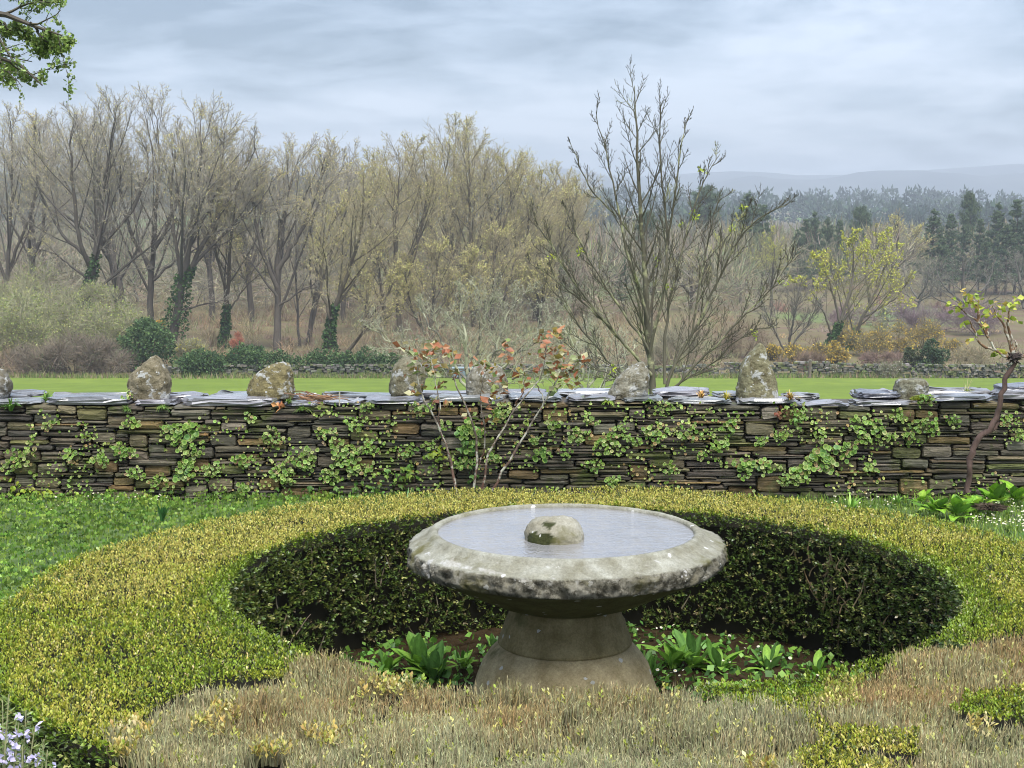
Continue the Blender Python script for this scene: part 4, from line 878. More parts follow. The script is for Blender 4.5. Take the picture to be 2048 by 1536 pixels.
for (px, py, rad, n) in RL:
    for k in range(int(n * .72 + .5)):
        c0 = atY(px + r.normal(0, rad * .55), py + r.normal(0, rad * .55), RY + r.normal(0, .07)) - off
        o = bpy.data.objects.new('leaf', rosel[int(r.choice(7, p=[.26, .14, .14, .12, .14, .08, .12]))]); COL.objects.link(o); o.parent = rose
        o.location = c0; o.rotation_euler = (r.uniform(.6, 2.3), r.normal(0, .6), r.uniform(0, 6.28)); sz = r.uniform(.042, .078); o.scale = (sz, sz, sz)

g = G(); q_ = np.array([(px, py, rad) for px, py, rad, n in RL for _ in range(n // 2 + 1)], float); pos = np.array([atY(a_ + r.normal(0, c_ * .6), b2 + r.normal(0, c_ * .6), RY + r.normal(0, .08)) for a_, b2, c_ in q_]) - off
scatter(g, np.array(LEAF[0]) * [1.35, 1, 1], LEAF[1], pos, frames(r.normal(0, 1, pos.shape) + [0, 0, .2], r), r.uniform(.025, .05, len(pos)), jit(r, pick(r, len(pos), [(.30, .11, .05), (.25, .2, .05), (.2, .25, .07), (.36, .18, .08), (.17, .15, .06)], [4, 3, 3, 2, 2]), len(pos), .25)); tag(g.obj('small_leaves', M['leaf'], rose), kind='stuff')
# ------------------------------------------------------------------ crooked pruned tree at the right
VY = 9.8; r = rng(9); vt = thing('pruned_tree', 'crooked pruned little tree with young yellow green leaves before the wall', 'tree', (atY(1937, 955, VY)[0], VY, 0)); off = np.array(vt.location)
def jag(p, a_, b2, name, n=18, mat='vine_bark', sides=9, col=(.085, .055, .045), amp=.006):
    g = G(); P = resample(np.array(pxl(p, VY)) - off, n); P[1:-1] += r.normal(0, amp * (1.8 if a_ > .02 else 1), P[1:-1].shape); tubes(g, P[None], (np.linspace(a_, b2, n) * r.uniform(.85, 1.2, n))[None], sides, col); return g.obj(name, M[mat], vt, True)
jag([(1935, 985), (1938, 945), (1944, 905), (1958, 875), (1985, 848), (1998, 835), (1999, 805), (2008, 770), (2020, 740), (2026, 712)], .022, .015, 'trunk', 24)
jag([(1968, 870), (1988, 858), (1996, 838)], .02, .013, 'trunk_stub', 8)
g = G(); N = 60; d = nrm(r.normal(0, 1, (N, 3))); c0 = atY(2026, 716, VY) - off; cones(g, np.repeat(c0[None], N, 0), c0 + d * [.07, .06, .055] * r.uniform(.6, 1.1, (N, 1)), .02, jit(r, (.05, .04, .035), N, .3)); g.obj('knob', M['vine_bark'], vt)
for p in [[(2022, 715), (2000, 712), (1988, 700), (1975, 670), (1955, 645), (1935, 625), (1915, 612)], [(1988, 700), (1960, 690), (1950, 668), (1940, 640)], [(2026, 708), (2012, 660), (1998, 635), (1985, 612)], [(2028, 706), (2020, 670), (2014, 640), (2020, 610), (2028, 595)], [(2032, 716), (2048, 715), (2070, 700), (2080, 660)], [(2024, 706), (2036, 690), (2028, 680)], [(1955, 645), (1958, 620), (1945, 598)], [(1975, 670), (1972, 650), (1968, 640)]]:
    jag(p, .011, .004, 'shoot', 12, 'rose_bark', 6, (.16, .09, .05), .004)
vl = []
for cc in [(.34, .40, .05), (.42, .44, .07), (.46, .34, .08), (.24, .32, .05)]:
    g = G(); scatter(g, np.array(LEAF[0]) * [1.5, 1, 1], LEAF[1], np.zeros((1, 3)), np.eye(3)[None], 1., np.array([cc])); vl.append(g.mesh('young_leaf', M['leaf']))
for (px, py, rad, n) in [(1935, 595, 18, 26), (1955, 605, 18, 22), (1915, 615, 10, 9), (1908, 605, 8, 5), (1990, 608, 12, 10), (1998, 625, 10, 9), (2022, 612, 14, 12), (2030, 598, 8, 5), (1965, 648, 10, 7), (2005, 700, 12, 9), (1990, 708, 8, 5), (1945, 670, 10, 6), (2025, 640, 10, 6), (1925, 640, 8, 4), (1970, 625, 8, 5)]:
    for k in range(n):
        o = bpy.data.objects.new('leaf', vl[int(r.integers(4))]); COL.objects.link(o); o.parent = vt
        o.location = atY(px + r.normal(0, rad * .6), py + r.normal(0, rad * .5), VY + r.normal(0, .06)) - off; o.rotation_euler = (r.uniform(1.2, 2.8), r.normal(0, .6), r.uniform(0, 6.28)); sz = r.uniform(.03, .058); o.scale = (sz,) * 3

# ------------------------------------------------------------------ broad leaved plants: docks in the ring, arums by the tree
def blade_mesh(name, L, W_, curl, col, heart=False, wave=.1, seed=0):
    r = rng(seed); n = 9; g = G(); V = []; C = []
    for k in range(n):
        u = k / (n - 1); wd = W_ * .5 * max(.10 if u < .9 else .02, math.sin(PI * min(1, u) ** 1.25) ** .62 if 0 < u < 1 else 0) * (1 if u > .2 else .45)
        if heart: wd = W_ * .5 * (math.sin(PI * (u * .93 + .07)) ** .8) * (1.15 - .55 * u)
        y = curl * u * u * L; z = L * (u - .22 * abs(curl) * u * u)
        for s_ in (-1, -.5, 0, .5, 1):
            V.append((wd * s_, y - .16 * wd * abs(s_) + wave * wd * math.sin(u * 11 + s_ * 2) * abs(s_), z)); f = 1.3 if s_ == 0 else 1
            C.append(np.array(col) * f)
    F = [[k * 5 + q, k * 5 + q + 1, (k + 1) * 5 + q + 1, (k + 1) * 5 + q] for k in range(n - 1) for q in range(4)]
    g.add(V, np.array(F), np.array(C)); return g.mesh(name, M['broad'], True)
def foot(px, Y): x = (px - 1024) / FPX * Y * 1.006; return np.array([x, Y, float(lawn_z(np.array([x]), np.array([Y]))[0]) + .005])
DOCK = [blade_mesh('dock_leaf', 1, .36, c, col, False, .12, k) for k, (c, col) in enumerate([(.25, (.13, .27, .035)), (.5, (.17, .33, .04)), (-.15, (.10, .22, .04)), (.8, (.20, .36, .05)), (.1, (.12, .25, .06))])]
ARUM = [blade_mesh('arum_leaf', 1, .85, c, col, True, .08, k) for k, (c, col) in enumerate([(.4, (.17, .36, .03)), (.7, (.22, .42, .04)), (.2, (.10, .22, .03)), (.5, (.27, .44, .05))])]
def rosette(name, label, cat, base, n, L, meshes, seed, tilt=(.1, .9), group=None, stem=.35):
    r = rng(seed); t_ = thing(name, label, cat, base, group); g = G()
    for k in range(n):
        o = bpy.data.objects.new('leaf', meshes[int(r.integers(len(meshes)))]); COL.objects.link(o); o.parent = t_
        az = k * 2.4 + r.uniform(0, .8); ti = r.uniform(*tilt); l = L * r.uniform(.6, 1.15)
        d = np.array([math.cos(az) * math.sin(ti), math.sin(az) * math.sin(ti), math.cos(ti)]); sl = stem * l * r.uniform(.6, 1.2)
        o.location = d * sl; o.rotation_euler = mathutils.Euler((-ti, 0, az - PI / 2 )).to_matrix().to_euler()
        m3 = mathutils.Matrix.Rotation(az + PI / 2 + PI, 3, 'Z') @ mathutils.Matrix.Rotation(-ti, 3, 'X'); o.rotation_euler = m3.to_euler(); o.scale = (l, l, l)
        tubes(g, np.stack([[0, 0, 0], d * sl * .5, d * sl])[None], np.array([[.004, .0035, .003]]) * (L / .15) ** .5, 5, (.16, .26, .06))
    g.obj('stalks', M['leaf'], t_); return t_
DK = [((742, 1372), 5, .10, 'dock with two narrow leaves, leftmost inside the hedge ring'), ((772, 1362), 6, .13, 'dock with wavy upright leaves second from the left in the ring'), ((842, 1362), 11, .16, 'largest dock, broad bright leaves left of the stone pedestal'), ((868, 1372), 7, .14, 'low dock leaning toward the pedestal, right of the largest one'), ((925, 1345), 6, .11, 'small dock close to the left flank of the pedestal'), ((985, 1305), 4, .10, 'dock tip peeping out behind the left of the pedestal'),
      ((1300, 1365), 6, .11, 'dock touching the right flank of the pedestal'), ((1345, 1350), 7, .14, 'dock with tall leaves right of the pedestal among daisies'), ((1385, 1345), 8, .15, 'tallest dock in the right half of the ring'), ((1440, 1352), 7, .13, 'dock with spreading leaves left of the stemmy weed'), ((1535, 1352), 5, .12, 'weed with long bent stalks at the dark hedge wall'), ((1633, 1362), 4, .11, 'lone dock with one upright leaf, rightmost in the ring')]
for k, ((px, py), n, L, lb) in enumerate(DK):
    rosette('dock_plant', lb, 'dock plant', atZ(px, py, .01), int(n * 2), L * .88, DOCK, 200 + k, (.05, .7), 'docks growing inside the hedge ring', .3)
for k, ((px, py), n, L, lb) in enumerate([((1880, 992), 22, .10, 'bright arum clump left of the pruned tree foot'), ((1925, 1000), 26, .10, 'arum clump spreading in front of the pruned tree foot'), ((1962, 985), 24, .11, 'arum clump right against the pruned tree foot'), ((2000, 970), 22, .12, 'taller arum clump by the wall right of the pruned tree'), ((2040, 965), 18, .11, 'arum clump at the right edge beside the wall'), ((1850, 965), 8, .09, 'dark leaved arum under the wall left of the bright arums'), ((1700, 998), 0, 0, '')]):
    if n: rosette('arum_plant', lb, 'arum', foot(px, 9.4 + (1000 - py) * .016), n, L * .92, ARUM, 300 + k, (.1, 1.15), 'arums under the pruned tree', .8)
tuft('lily_plant', 'strappy upright lily plant in the grass before the wall, right half', 'lily', foot(1708, 9.6), 26, .17, [(.18, .34, .05), (.24, .40, .07)], 30, .55, .009, .7)
tuft('lily_plant', 'small leafy spurge at the wall foot under the flat mossy block', 'plant', foot(1800, 9.9), 22, .11, [(.16, .30, .05)], 31, .6, .008, .6)
tuft('grass_clump', 'long drooping grass clump at the wall foot left of the rose', 'grass clump', foot(860, 9.7), 90, .16, [(.09, .18, .045), (.13, .22, .06)], 32, .9, .0035, .9)
tuft('iris_clump', 'stiff grey green blades at the wall foot far left of the rose', 'plant', foot(812, 9.75), 14, .15, [(.14, .24, .08), (.2, .3, .1)], 33, .6, .007, .3)
tuft('dark_plant', 'dark green upright leaves in the clover behind the left hedge', 'plant', atZ(325, 1042, 0), 16, .12, [(.04, .12, .03), (.05, .15, .04)], 34, .5, .010, .4)

# ------------------------------------------------------------------ rosemary at the lower left
rm = thing('rosemary_bush', 'rosemary with pale lilac flowers at the lower left, before the hedge', 'rosemary', (-1.13, 3.02, 0)); r = rng(10); off = np.array(rm.location)
gs, gl, gf = G(), G(), G()
tips = [(-20, 1380), (5, 1400), (18, 1388), (40, 1425), (52, 1420), (70, 1455), (88, 1478), (30, 1450), (12, 1460), (60, 1500), (95, 1500), (45, 1490), (-30, 1430), (-45, 1400), (75, 1520), (100, 1530), (20, 1510), (-60, 1450), (-10, 1480), (55, 1535), (35, 1530)]
PR = []
for k, (px, py) in enumerate(tips):
    Yd = 2.95 + r.normal(0, .05); tip = atY(px, py, Yd) - off; b0 = np.array([tip[0] * .45 + r.normal(0, .03), r.normal(0, .06), .12])
    PR.append(resample([b0, (b0 + tip) / 2 + r.normal(0, .02, 3), tip], 12))
PR = np.array(PR); tubes(gs, PR, np.linspace(.0035, .0012, 12)[None] * np.ones((len(PR), 1)), 5, (.34, .33, .18)); gs.obj('stems', M['dry'], rm)
N = 4200; k = r.integers(0, len(PR), N); f = r.uniform(.15, 1, N) * 10.9; i0 = f.astype(int); pos = PR[k, i0] * (1 - (f - i0))[:, None] + PR[k, i0 + 1] * (f - i0)[:, None]
d = nrm(np.stack([r.normal(0, .8, N), r.normal(0, .8, N), .7 + r.normal(0, .4, N)], -1)); scatter(gl, np.array(LEAF2[0]) * [.35, 1, 1], LEAF2[1], pos, frames(d, r), r.uniform(.012, .024, N), jit(r, pick(r, N, [(.20, .27, .08), (.32, .36, .16), (.10, .16, .05)], [3, 2, 2]), N, .25)); tag(gl.obj('needle_leaves', M['leaf'], rm), kind='stuff')
FL = []
g = G(); n = 5; az = np.array([0, 1.1, 2.2, 3.6, 5.0]); dd = np.stack([np.cos(az), np.sin(az), .6 + .3 * np.sin(az * 2)], -1); scatter(g, np.array(LEAF[0]) * [1.5, 1, 1], LEAF[1], np.zeros((n, 3)), frames(dd, r), np.array([1, .8, .7, 1.2, .9]), jit(r, (.66, .60, .84), n, .06, .02)); FM = g.mesh('rosemary_flower', M['petal'])
for q in range(250):
    k = int(r.integers(len(PR))); f = r.uniform(5.0, 11.2); p = PR[k, int(f)] + r.normal(0, .012, 3); o = bpy.data.objects.new('flower', FM); COL.objects.link(o); o.parent = rm; o.location = p; o.rotation_euler = r.uniform(0, 6.28, 3); sz = r.uniform(.009, .016); o.scale = (sz,) * 3

# ------------------------------------------------------------------ grass, clover and daisies of the lawn
r = rng(12)
def lawn_pts(N, cond=None, y0=4.2, y1=10.22):
    y = r.uniform(y0, y1, N); x = r.uniform(-1, 1, N) * (.37 * y + .5); k = np.hypot(x - OC[0], y - OC[1]) > OR - .05; x, y = x[k], y[k]
    if cond is not None: k = cond(x, y); x, y = x[k], y[k]
    return x, y
def blades(x, y, h, cols, wts, wd, name):
    N = len(x); z = lawn_z(x, y); az = r.uniform(0, 2 * PI, N); L = h * r.uniform(.5, 1.3, N); ln = r.uniform(.1, .8, N)
    o_ = np.stack([np.cos(az), np.sin(az), np.zeros(N)], -1); s_ = np.stack([-np.sin(az), np.cos(az), np.zeros(N)], -1) * wd
    P = np.stack([x, y, z], -1); m_ = P + o_ * (L * ln * .3)[:, None] + [0, 0, 1] * (L * .6)[:, None]; t_ = P + o_ * (L * ln)[:, None] + [0, 0, 1] * (L * (1 - ln * .3))[:, None]
    V = np.stack([P - s_, P + s_, m_ - s_ * .8, m_ + s_ * .8, t_], 1); of = (np.arange(N) * 5)[:, None, None]
    g = G(); g.add(V, [(np.array([[0, 1, 3, 2]])[None] + of).reshape(-1, 4), (np.array([[2, 3, 4]])[None] + of).reshape(-1, 3)], np.repeat(jit(r, pick(r, N, cols, wts), N, .3, .1), 5, 0)); return tag(g.obj(name, M['leaf']), kind='stuff')
x, y = lawn_pts(60000, lambda x, y: (x > -1.4) | (r.random(len(x)) < .35))
blades(x, y, .055, [(.16, .25, .03), (.22, .32, .045), (.12, .19, .03), (.30, .31, .09)], [4, 4, 2, 1.2], .0028, 'grass')
x, y = lawn_pts(16000, lambda x, y: y > 9.75 + .15 * np.sin(x * 3)); blades(x, y, .065, [(.08, .16, .03), (.13, .23, .045), (.18, .27, .06)], [3, 4, 2], .0035, 'long_grass')
def clover(N, cond, name, sz, cols, zz_=.05):
    x, y = lawn_pts(N, cond); N = len(x); g = G(); h = zz_ * r.uniform(.4, 1.3, N) * (1 + .6 * fbm(p3(x * 3, y * 3), 401, 3)); c0 = np.stack([x, y, lawn_z(x, y) + h], -1); c = jit(r, pick(r, N, cols, np.ones(len(cols))), N, .35, .1) * (1 + .45 * fbm(p3(x * 1.6, y * 2.2), 405, 3))[:, None] * np.where((fbm(p3(x * 2.3, y * 3), 407, 2) > .3)[:, None], [[1.25, 1.1, .9]], [[1, 1, 1]]); a0 = r.uniform(0, 6.28, N)
    for q in range(3):
        a_ = a0 + q * 2.09; d = np.stack([np.cos(a_), np.sin(a_), .15 + r.normal(0, .25, N)], -1)
        scatter(g, np.array(LEAF2[0]) * [1.9, 1, 1], LEAF2[1], c0, frames(d, r, np.full(N, PI / 2) + r.normal(0, .3, N)), sz * r.uniform(.6, 1.3, N), c)
    tag(g.obj(name, M['leaf']), kind='stuff')
clover(26000, lambda x, y: (x < -.9 + .25 * np.sin(y * 4)) | (r.random(len(x)) < .12), 'clover', .022, [(.11, .20, .03), (.15, .25, .04), (.21, .31, .05), (.08, .145, .03)])
def daisies(N, cond, name, inring=False):
    if inring: a_ = r.uniform(0, 6.28, N); q = 1.25 * np.sqrt(r.uniform(0, 1, N)); x, y = HC[0] + q * np.cos(a_), HC[1] + q * np.sin(a_); k = cond(x, y); x, y = x[k], y[k]; z = np.full(len(x), .035)
    else: x, y = lawn_pts(N, cond); z = lawn_z(x, y)
    N = len(x); g = G(); n = 7; a_ = np.linspace(0, 2 * PI, n, endpoint=False)
    tv = np.concatenate([[[0, 0, .25]], np.stack([np.cos(a_), np.sin(a_), np.full(n, .0)], -1)]); tf = np.array([[0, 1 + q, 1 + (q + 1) % n] for q in range(n)])
    c0 = np.stack([x, y, z + r.uniform(.03, .07, N)], -1); tint = np.concatenate([[[1, .75, .15]], np.ones((n, 3))])
    scatter(g, tv, tf, c0, frames(np.stack([r.normal(0, .35, N), -.35 + r.normal(0, .35, N), np.ones(N)], -1), r), r.uniform(.004, .008, N), jit(r, (.72, .72, .70), N, .08, .02), tint)
    cones(g, np.stack([x, y, z], -1), c0, .0012, (.12, .22, .05)); tag(g.obj(name, M['petal']), kind='stuff')
daisies(19000, lambda x, y: (x > 1.35) & (y < 9.7) & (fbm(p3(x * 2.5, y * 2.5), 411, 3) > -.05 + .25 * (y > 8.2)) | (y > 9.5) & (r.random(len(x)) < .35) & (fbm(p3(x * 2, y * 2), 413, 2) > .0), 'daisies')
daisies(420, lambda x, y: (x > .35) & (fbm(p3(x * 4, y * 4), 417, 2) > -.1), 'daisies', True)
g = G(); N = 7000; a_ = r.uniform(0, 6.28, N); q = 1.27 * np.sqrt(r.uniform(0, 1, N)); x, y = HC[0] + q * np.cos(a_), HC[1] + q * np.sin(a_); k = fbm(p3(x * 3.5, y * 3.5), 421, 3) > -.28; x, y = x[k], y[k]; N = len(x)
scatter(g, np.array(LEAF2[0]) * [1.6, 1, 1], LEAF2[1], np.stack([x, y, .02 + r.uniform(0, .05, N)], -1), frames(np.stack([r.normal(0, 1, N), r.normal(0, 1, N), .4 + r.normal(0, .3, N)], -1), r), r.uniform(.014, .042, N), jit(r, pick(r, N, [(.11, .24, .04), (.17, .32, .05), (.07, .15, .035)], [3, 3, 2]), N, .3)); tag(g.obj('weeds', M['leaf']), kind='stuff')
g = G(); N = 900; d = nrm(np.stack([r.normal(0, 1, N), r.normal(0, 1, N), np.abs(r.normal(0, .8, N))], -1)) * [.10, .11, .03] * r.uniform(.4, 1.3, (N, 1)); cones(g, d * .4, d * r.uniform(.7, 1.1, (N, 1)), .010, jit(r, (.06, .045, .03), N, .4)); o = g.obj('molehill', M['dry']); o.location = atZ(1980, 1016, 0); tag(o, 'small dark molehill of earth in the lawn at the right', 'molehill')

# ================================================================== TREES
def base_at(px, Y, dz=0): x = (px - 1024) / FPX * Y * 1.006; return np.array([x, Y, float(ground_z(x, Y)) + dz])
def pix(pts, Y, dy=None): return [atY(a_, b2, Y + (0 if dy is None else dy[k])) for k, (a_, b2) in enumerate(pts)]
TW = {'poplar': ((.085, .072, .058), (.34, .31, .245), [(.56, .52, .20), (.52, .46, .20), (.48, .40, .20)]),
      'ash': ((.095, .088, .062), (.085, .078, .058), [(.4, .45, .1)]), 'olive': ((.085, .07, .048), (.36, .31, .185), [(.45, .42, .14), (.42, .37, .14), (.48, .45, .18)]),
      'grey': ((.13, .12, .10), (.17, .155, .125), [(.30, .30, .20), (.26, .25, .2)]),
      'green': ((.13, .115, .085), (.26, .24, .11), [(.48, .50, .08), (.54, .52, .10), (.40, .42, .08)])}
def bare_tree(name, label, Y, base, stems, seed, style='poplar', lv=(10, 8, 7, 4), lens=(.55, .5, .45, .42), angs=(31, 34, 36, 38), ups=(.06, .06, .05, .03), r0=.22, buds=1.0, group=None, ivy=None, cat='tree', t0=.2, minr=.0145, budsz=(.07, .14), wob=.045, cone0=.78, shrink=.95, wig=(.045, .06, .08, .1), low=None, sidestems=True):
    """stems: pixel polylines of the main stems; everything thinner grows from them"""
    r = rng(seed); b0 = base_at(base[0], Y) if base is not None else None
    ct, cw, cb = TW[style]
    polys = []
    for p, a_, b2 in stems:
        dy = np.cumsum(r.normal(0, .45, len(p))) * min(1, Y / 120); dy[0] = 0
        pb = stems[0][0][0][1]; p = [(a0, pb - (pb - b0_) * shrink) for a0, b0_ in p]
        q = np.array(pix(p, Y, dy)); polys.append((q, a_, b2))
    t_ = thing(name, label, cat, polys[0][0][0] - [0, 0, .3], group); off = np.array(t_.location)
    P, Rr = seeds([(q - off, a_, b2) for q, a_, b2 in polys], 16, wob, r)
    g = G(); tubes(g, P, Rr, 7, ct); g.obj('trunk', M['bark'], t_, True)
    g = G(); Q, Qr = P, Rr; tipP = None
    for k in range(4):
        nn = lv[k]
        if k == 0: nn = np.maximum(2, (lv[0] * np.linalg.norm(P[:, -1] - P[:, 0], axis=1) / np.linalg.norm(P[:, -1] - P[:, 0], axis=1).max())).astype(int)
        Q, Qr = grow(r, Q, Qr, nn, (t0 if k == 0 else .15, 1.0), angs[k], 9, lens[k], .3, (6, 4, 2, 1)[k], .44, ups[k], wig[k], minr * (2.2, 1.5, 1.1, .8)[k], .45 if k else cone0)
        f = k / 3; cc = np.array(ct) * (1 - f) + np.array(cw) * f
        if k < 3: tubes(g, Q, Qr, (5, 3, 3)[k], jit(r, cc, len(Q), .15, .05))
        else:
            cones(g, Q[:, 0], Q[:, 1], Qr[:, 0] * 1.1, jit(r, cc, len(Q), .2, .05))
    g.obj('crown', M['twig'], t_)
    if buds:
        N = int(len(Q) * buds); k = r.integers(0, len(Q), N); f = r.uniform(0, 1, (N, 1)); pos = Q[k, 0] * (1 - f) + Q[k, 1] * f
        dens_ = fbm(pos / 2.2 + seed, seed, 3) > -.12; pos = pos[dens_]; N = len(pos)
        g = G(); d = r.normal(0, 1, (N, 3)) + [0, 0, .4]; scatter(g, np.array(LEAF2[0]) * [1.2, 1, 1], LEAF2[1], pos, frames(d, r), r.uniform(*budsz, N), jit(r, pick(r, N, cb, np.ones(len(cb))), N, .25, .08)); g.obj('young_leaves', M['far_leaf'], t_)
    if ivy:
        g = G()
        for si, f0, f1, rad in ivy:
            N = int(1500 * (f1 - f0) * 2); f = r.uniform(f0, f1, N) * 15; i0 = np.minimum(f.astype(int), 14); c0 = P[si, i0] * (1 - (f - i0))[:, None] + P[si, i0 + 1] * (f - i0)[:, None]
            d = nrm(np.stack([r.normal(0, 1, N), r.normal(0, 1, N), r.normal(0, .5, N)], -1)); rr_ = rad * (1.15 - .6 * (f / 15 - f0) / (f1 - f0)) * (.55 + .5 * r.random(N)) * (1 + .5 * fbm(c0 * 1.5 + d, 5, 2))
            scatter(g, IVY[0][[0, 2, 4, 6, 8]], np.array([[0, 4, 1], [1, 4, 2], [2, 4, 3], [3, 4, 0]]), c0 + d * rr_[:, None], frames(d + [0, 0, -.8], r), r.uniform(.14, .3, N), jit(r, pick(r, N, [(.05, .095, .03), (.075, .13, .04), (.035, .06, .025)], [3, 2, 2]), N, .3))
        g.obj('ivy', M['far_leaf'], t_)
    return t_
PG = 'bare poplars along the far side of the meadow'
PY = 130
bare_tree('poplar_tree', 'tall bare poplar cut by the left edge of the photo', PY + 6, None, [([(18, 690), (14, 560), (20, 430), (26, 300), (22, 190)], .26, .03), ([(16, 560), (-30, 420), (-50, 280)], .16, .03), ([(18, 520), (60, 400), (85, 290), (78, 215)], .16, .03)], 501, lv=(13, 10, 7, 7), buds=.42, shrink=.9, group=PG)
bare_tree('poplar_tree', 'ivy clad poplar leaning right, second large tree from the left', PY, None, [([(150, 700), (160, 620), (182, 540), (200, 470), (206, 350), (222, 250), (232, 180)], .40, .03), ([(186, 530), (158, 460), (146, 340), (140, 240), (150, 172)], .22, .03), ([(190, 510), (120, 440), (80, 350), (66, 260)], .17, .03), ([(200, 470), (262, 400), (300, 300), (290, 235)], .17, .03), ([(178, 545), (110, 485), (60, 470)], .12, .02)], 502, lv=(14, 10, 7, 7), buds=.42, shrink=.9, ivy=[(0, .0, .42, .75)], group=PG)
bare_tree('poplar_tree', 'slim leaning poplar between the two ivy clad ones on the left', PY + 10, None, [([(238, 690), (236, 600), (216, 480), (204, 400), (196, 300), (186, 230)], .20, .03), ([(214, 470), (240, 380), (250, 280)], .12, .02)], 503, lv=(12, 10, 7, 7), buds=.42, shrink=.9, group=PG)
bare_tree('poplar_tree', 'straight dark trunked poplar left of the thickest ivy trunk', PY + 2, None, [([(302, 700), (300, 620), (303, 500), (312, 400), (318, 280), (316, 185)], .34, .03), ([(304, 520), (258, 440), (238, 330), (246, 230)], .2, .03), ([(306, 480), (348, 400), (366, 290), (352, 205)], .2, .03), ([(308, 545), (350, 500), (400, 470), (440, 440)], .13, .02)], 504, lv=(14, 10, 7, 7), buds=.42, shrink=.9, group=PG)
bare_tree('poplar_tree', 'poplar with thickest ivy trunk and big fan shaped crown', PY - 4, None, [([(344, 690), (348, 640), (366, 550), (380, 460), (392, 350), (402, 260), (400, 195)], .42, .03), ([(368, 545), (420, 440), (470, 340), (512, 255)], .24, .03), ([(372, 530), (440, 450), (520, 380), (545, 320)], .18, .02), ([(366, 560), (350, 460), (340, 350), (352, 250)], .2, .03), ([(350, 620), (400, 600), (455, 590)], .10, .02), ([(378, 470), (430, 360), (450, 260), (446, 215)], .2, .03)], 505, lv=(14, 10, 7, 7), buds=.42, shrink=.9, ivy=[(0, 0, .32, 1.15), (1, 0, .1, .5)], group=PG)
bare_tree('poplar_tree', 'thin reddish poplar with ivy at its foot, centre of the row', PY - 2, None, [([(446, 715), (450, 640), (456, 560), (458, 480), (470, 380), (478, 290)], .24, .02), ([(455, 570), (432, 490), (430, 400), (446, 320)], .14, .02), ([(452, 620), (490, 560), (530, 520)], .09, .02)], 506, 'olive', lv=(13, 10, 7, 7), buds=.42, shrink=.9, ivy=[(0, 0, .28, .5)], group=PG)
bare_tree('poplar_tree', 'stout straight poplar with bare fissured trunk right of the thin reddish one', PY - 4, None, [([(556, 715), (556, 640), (553, 540), (560, 440), (580, 340), (598, 265)], .36, .03), ([(554, 560), (520, 470), (505, 370), (520, 290)], .2, .03), ([(556, 520), (610, 420), (640, 320), (650, 270)], .22, .03), ([(554, 580), (500, 500), (470, 450)], .12, .02), ([(558, 600), (610, 560), (650, 545)], .1, .02)], 507, lv=(14, 10, 7, 7), buds=.42, shrink=.9, group=PG)
bare_tree('poplar_tree', 'leaning poplar with two close stems behind the ivy forked one', PY + 4, None, [([(612, 715), (622, 640), (634, 560), (640, 450), (650, 350), (654, 285)], .26, .03), ([(624, 640), (650, 520), (690, 400), (700, 330)], .16, .03), ([(600, 720), (596, 620), (590, 520), (600, 400)], .14, .02)], 508, lv=(13, 10, 7, 7), buds=.42, shrink=.9, group=PG)
bare_tree('forked_tree', 'forked tree with ivy trunk and a bare stem leaning right, behind the long ivy bank', PY - 14, None, [([(662, 722), (656, 680), (660, 630), (685, 560), (720, 450), (728, 350)], .26, .03), ([(676, 722), (704, 690), (740, 640), (768, 590), (790, 540)], .17, .03), ([(662, 630), (640, 560), (646, 460), (680, 380)], .16, .02)], 509, 'olive', lv=(13, 10, 7, 7), buds=.42, shrink=.9, ivy=[(0, 0, .34, .5)], group=PG)
WG = 'rounded olive twigged willows in the middle distance'
bare_tree('willow_tree', 'olive budding willow left of the tall rounded one', 150, None, [([(800, 690), (796, 600), (790, 500), (792, 400), (800, 305)], .3, .03), ([(796, 590), (750, 480), (735, 380), (744, 320)], .2, .03), ([(796, 560), (840, 450), (856, 350), (850, 300)], .2, .03)], 510, 'olive', lv=(16, 10, 8, 6), buds=.5, shrink=.92, budsz=(.08, .18), group=WG)
bare_tree('willow_tree', 'tallest rounded olive willow in the middle of the photo', 158, None, [([(950, 690), (945, 600), (940, 480), (940, 370), (938, 280)], .34, .03), ([(945, 600), (900, 480), (880, 370), (896, 285)], .22, .03), ([(946, 580), (1000, 460), (1026, 360), (1010, 300)], .22, .03), ([(948, 620), (870, 540), (850, 480)], .16, .03), ([(948, 620), (1030, 520), (1060, 430), (1050, 350)], .18, .03)], 511, 'olive', lv=(16, 10, 8, 6), buds=.5, shrink=.92, budsz=(.08, .18), group=WG)
bare_tree('willow_tree', 'low spreading olive willow right of the tallest one', 165, None, [([(1070, 690), (1070, 600), (1080, 500), (1090, 400), (1080, 345)], .3, .03), ([(1070, 590), (1120, 500), (1150, 420), (1140, 370)], .2, .03), ([(1070, 590), (1030, 500), (1030, 420)], .2, .03)], 512, 'olive', lv=(16, 10, 8, 6), buds=.5, shrink=.92, budsz=(.08, .18), group=WG)
bare_tree('willow_tree', 'bushy yellowish willow low down in front of the tall one', 138, None, [([(860, 700), (862, 640), (870, 560), (880, 490)], .22, .02), ([(860, 690), (820, 600), (810, 530)], .16, .02), ([(862, 680), (920, 600), (950, 530)], .16, .02)], 513, 'olive', lv=(16, 10, 8, 6), buds=.5, shrink=.92, budsz=(.08, .18), group=WG)
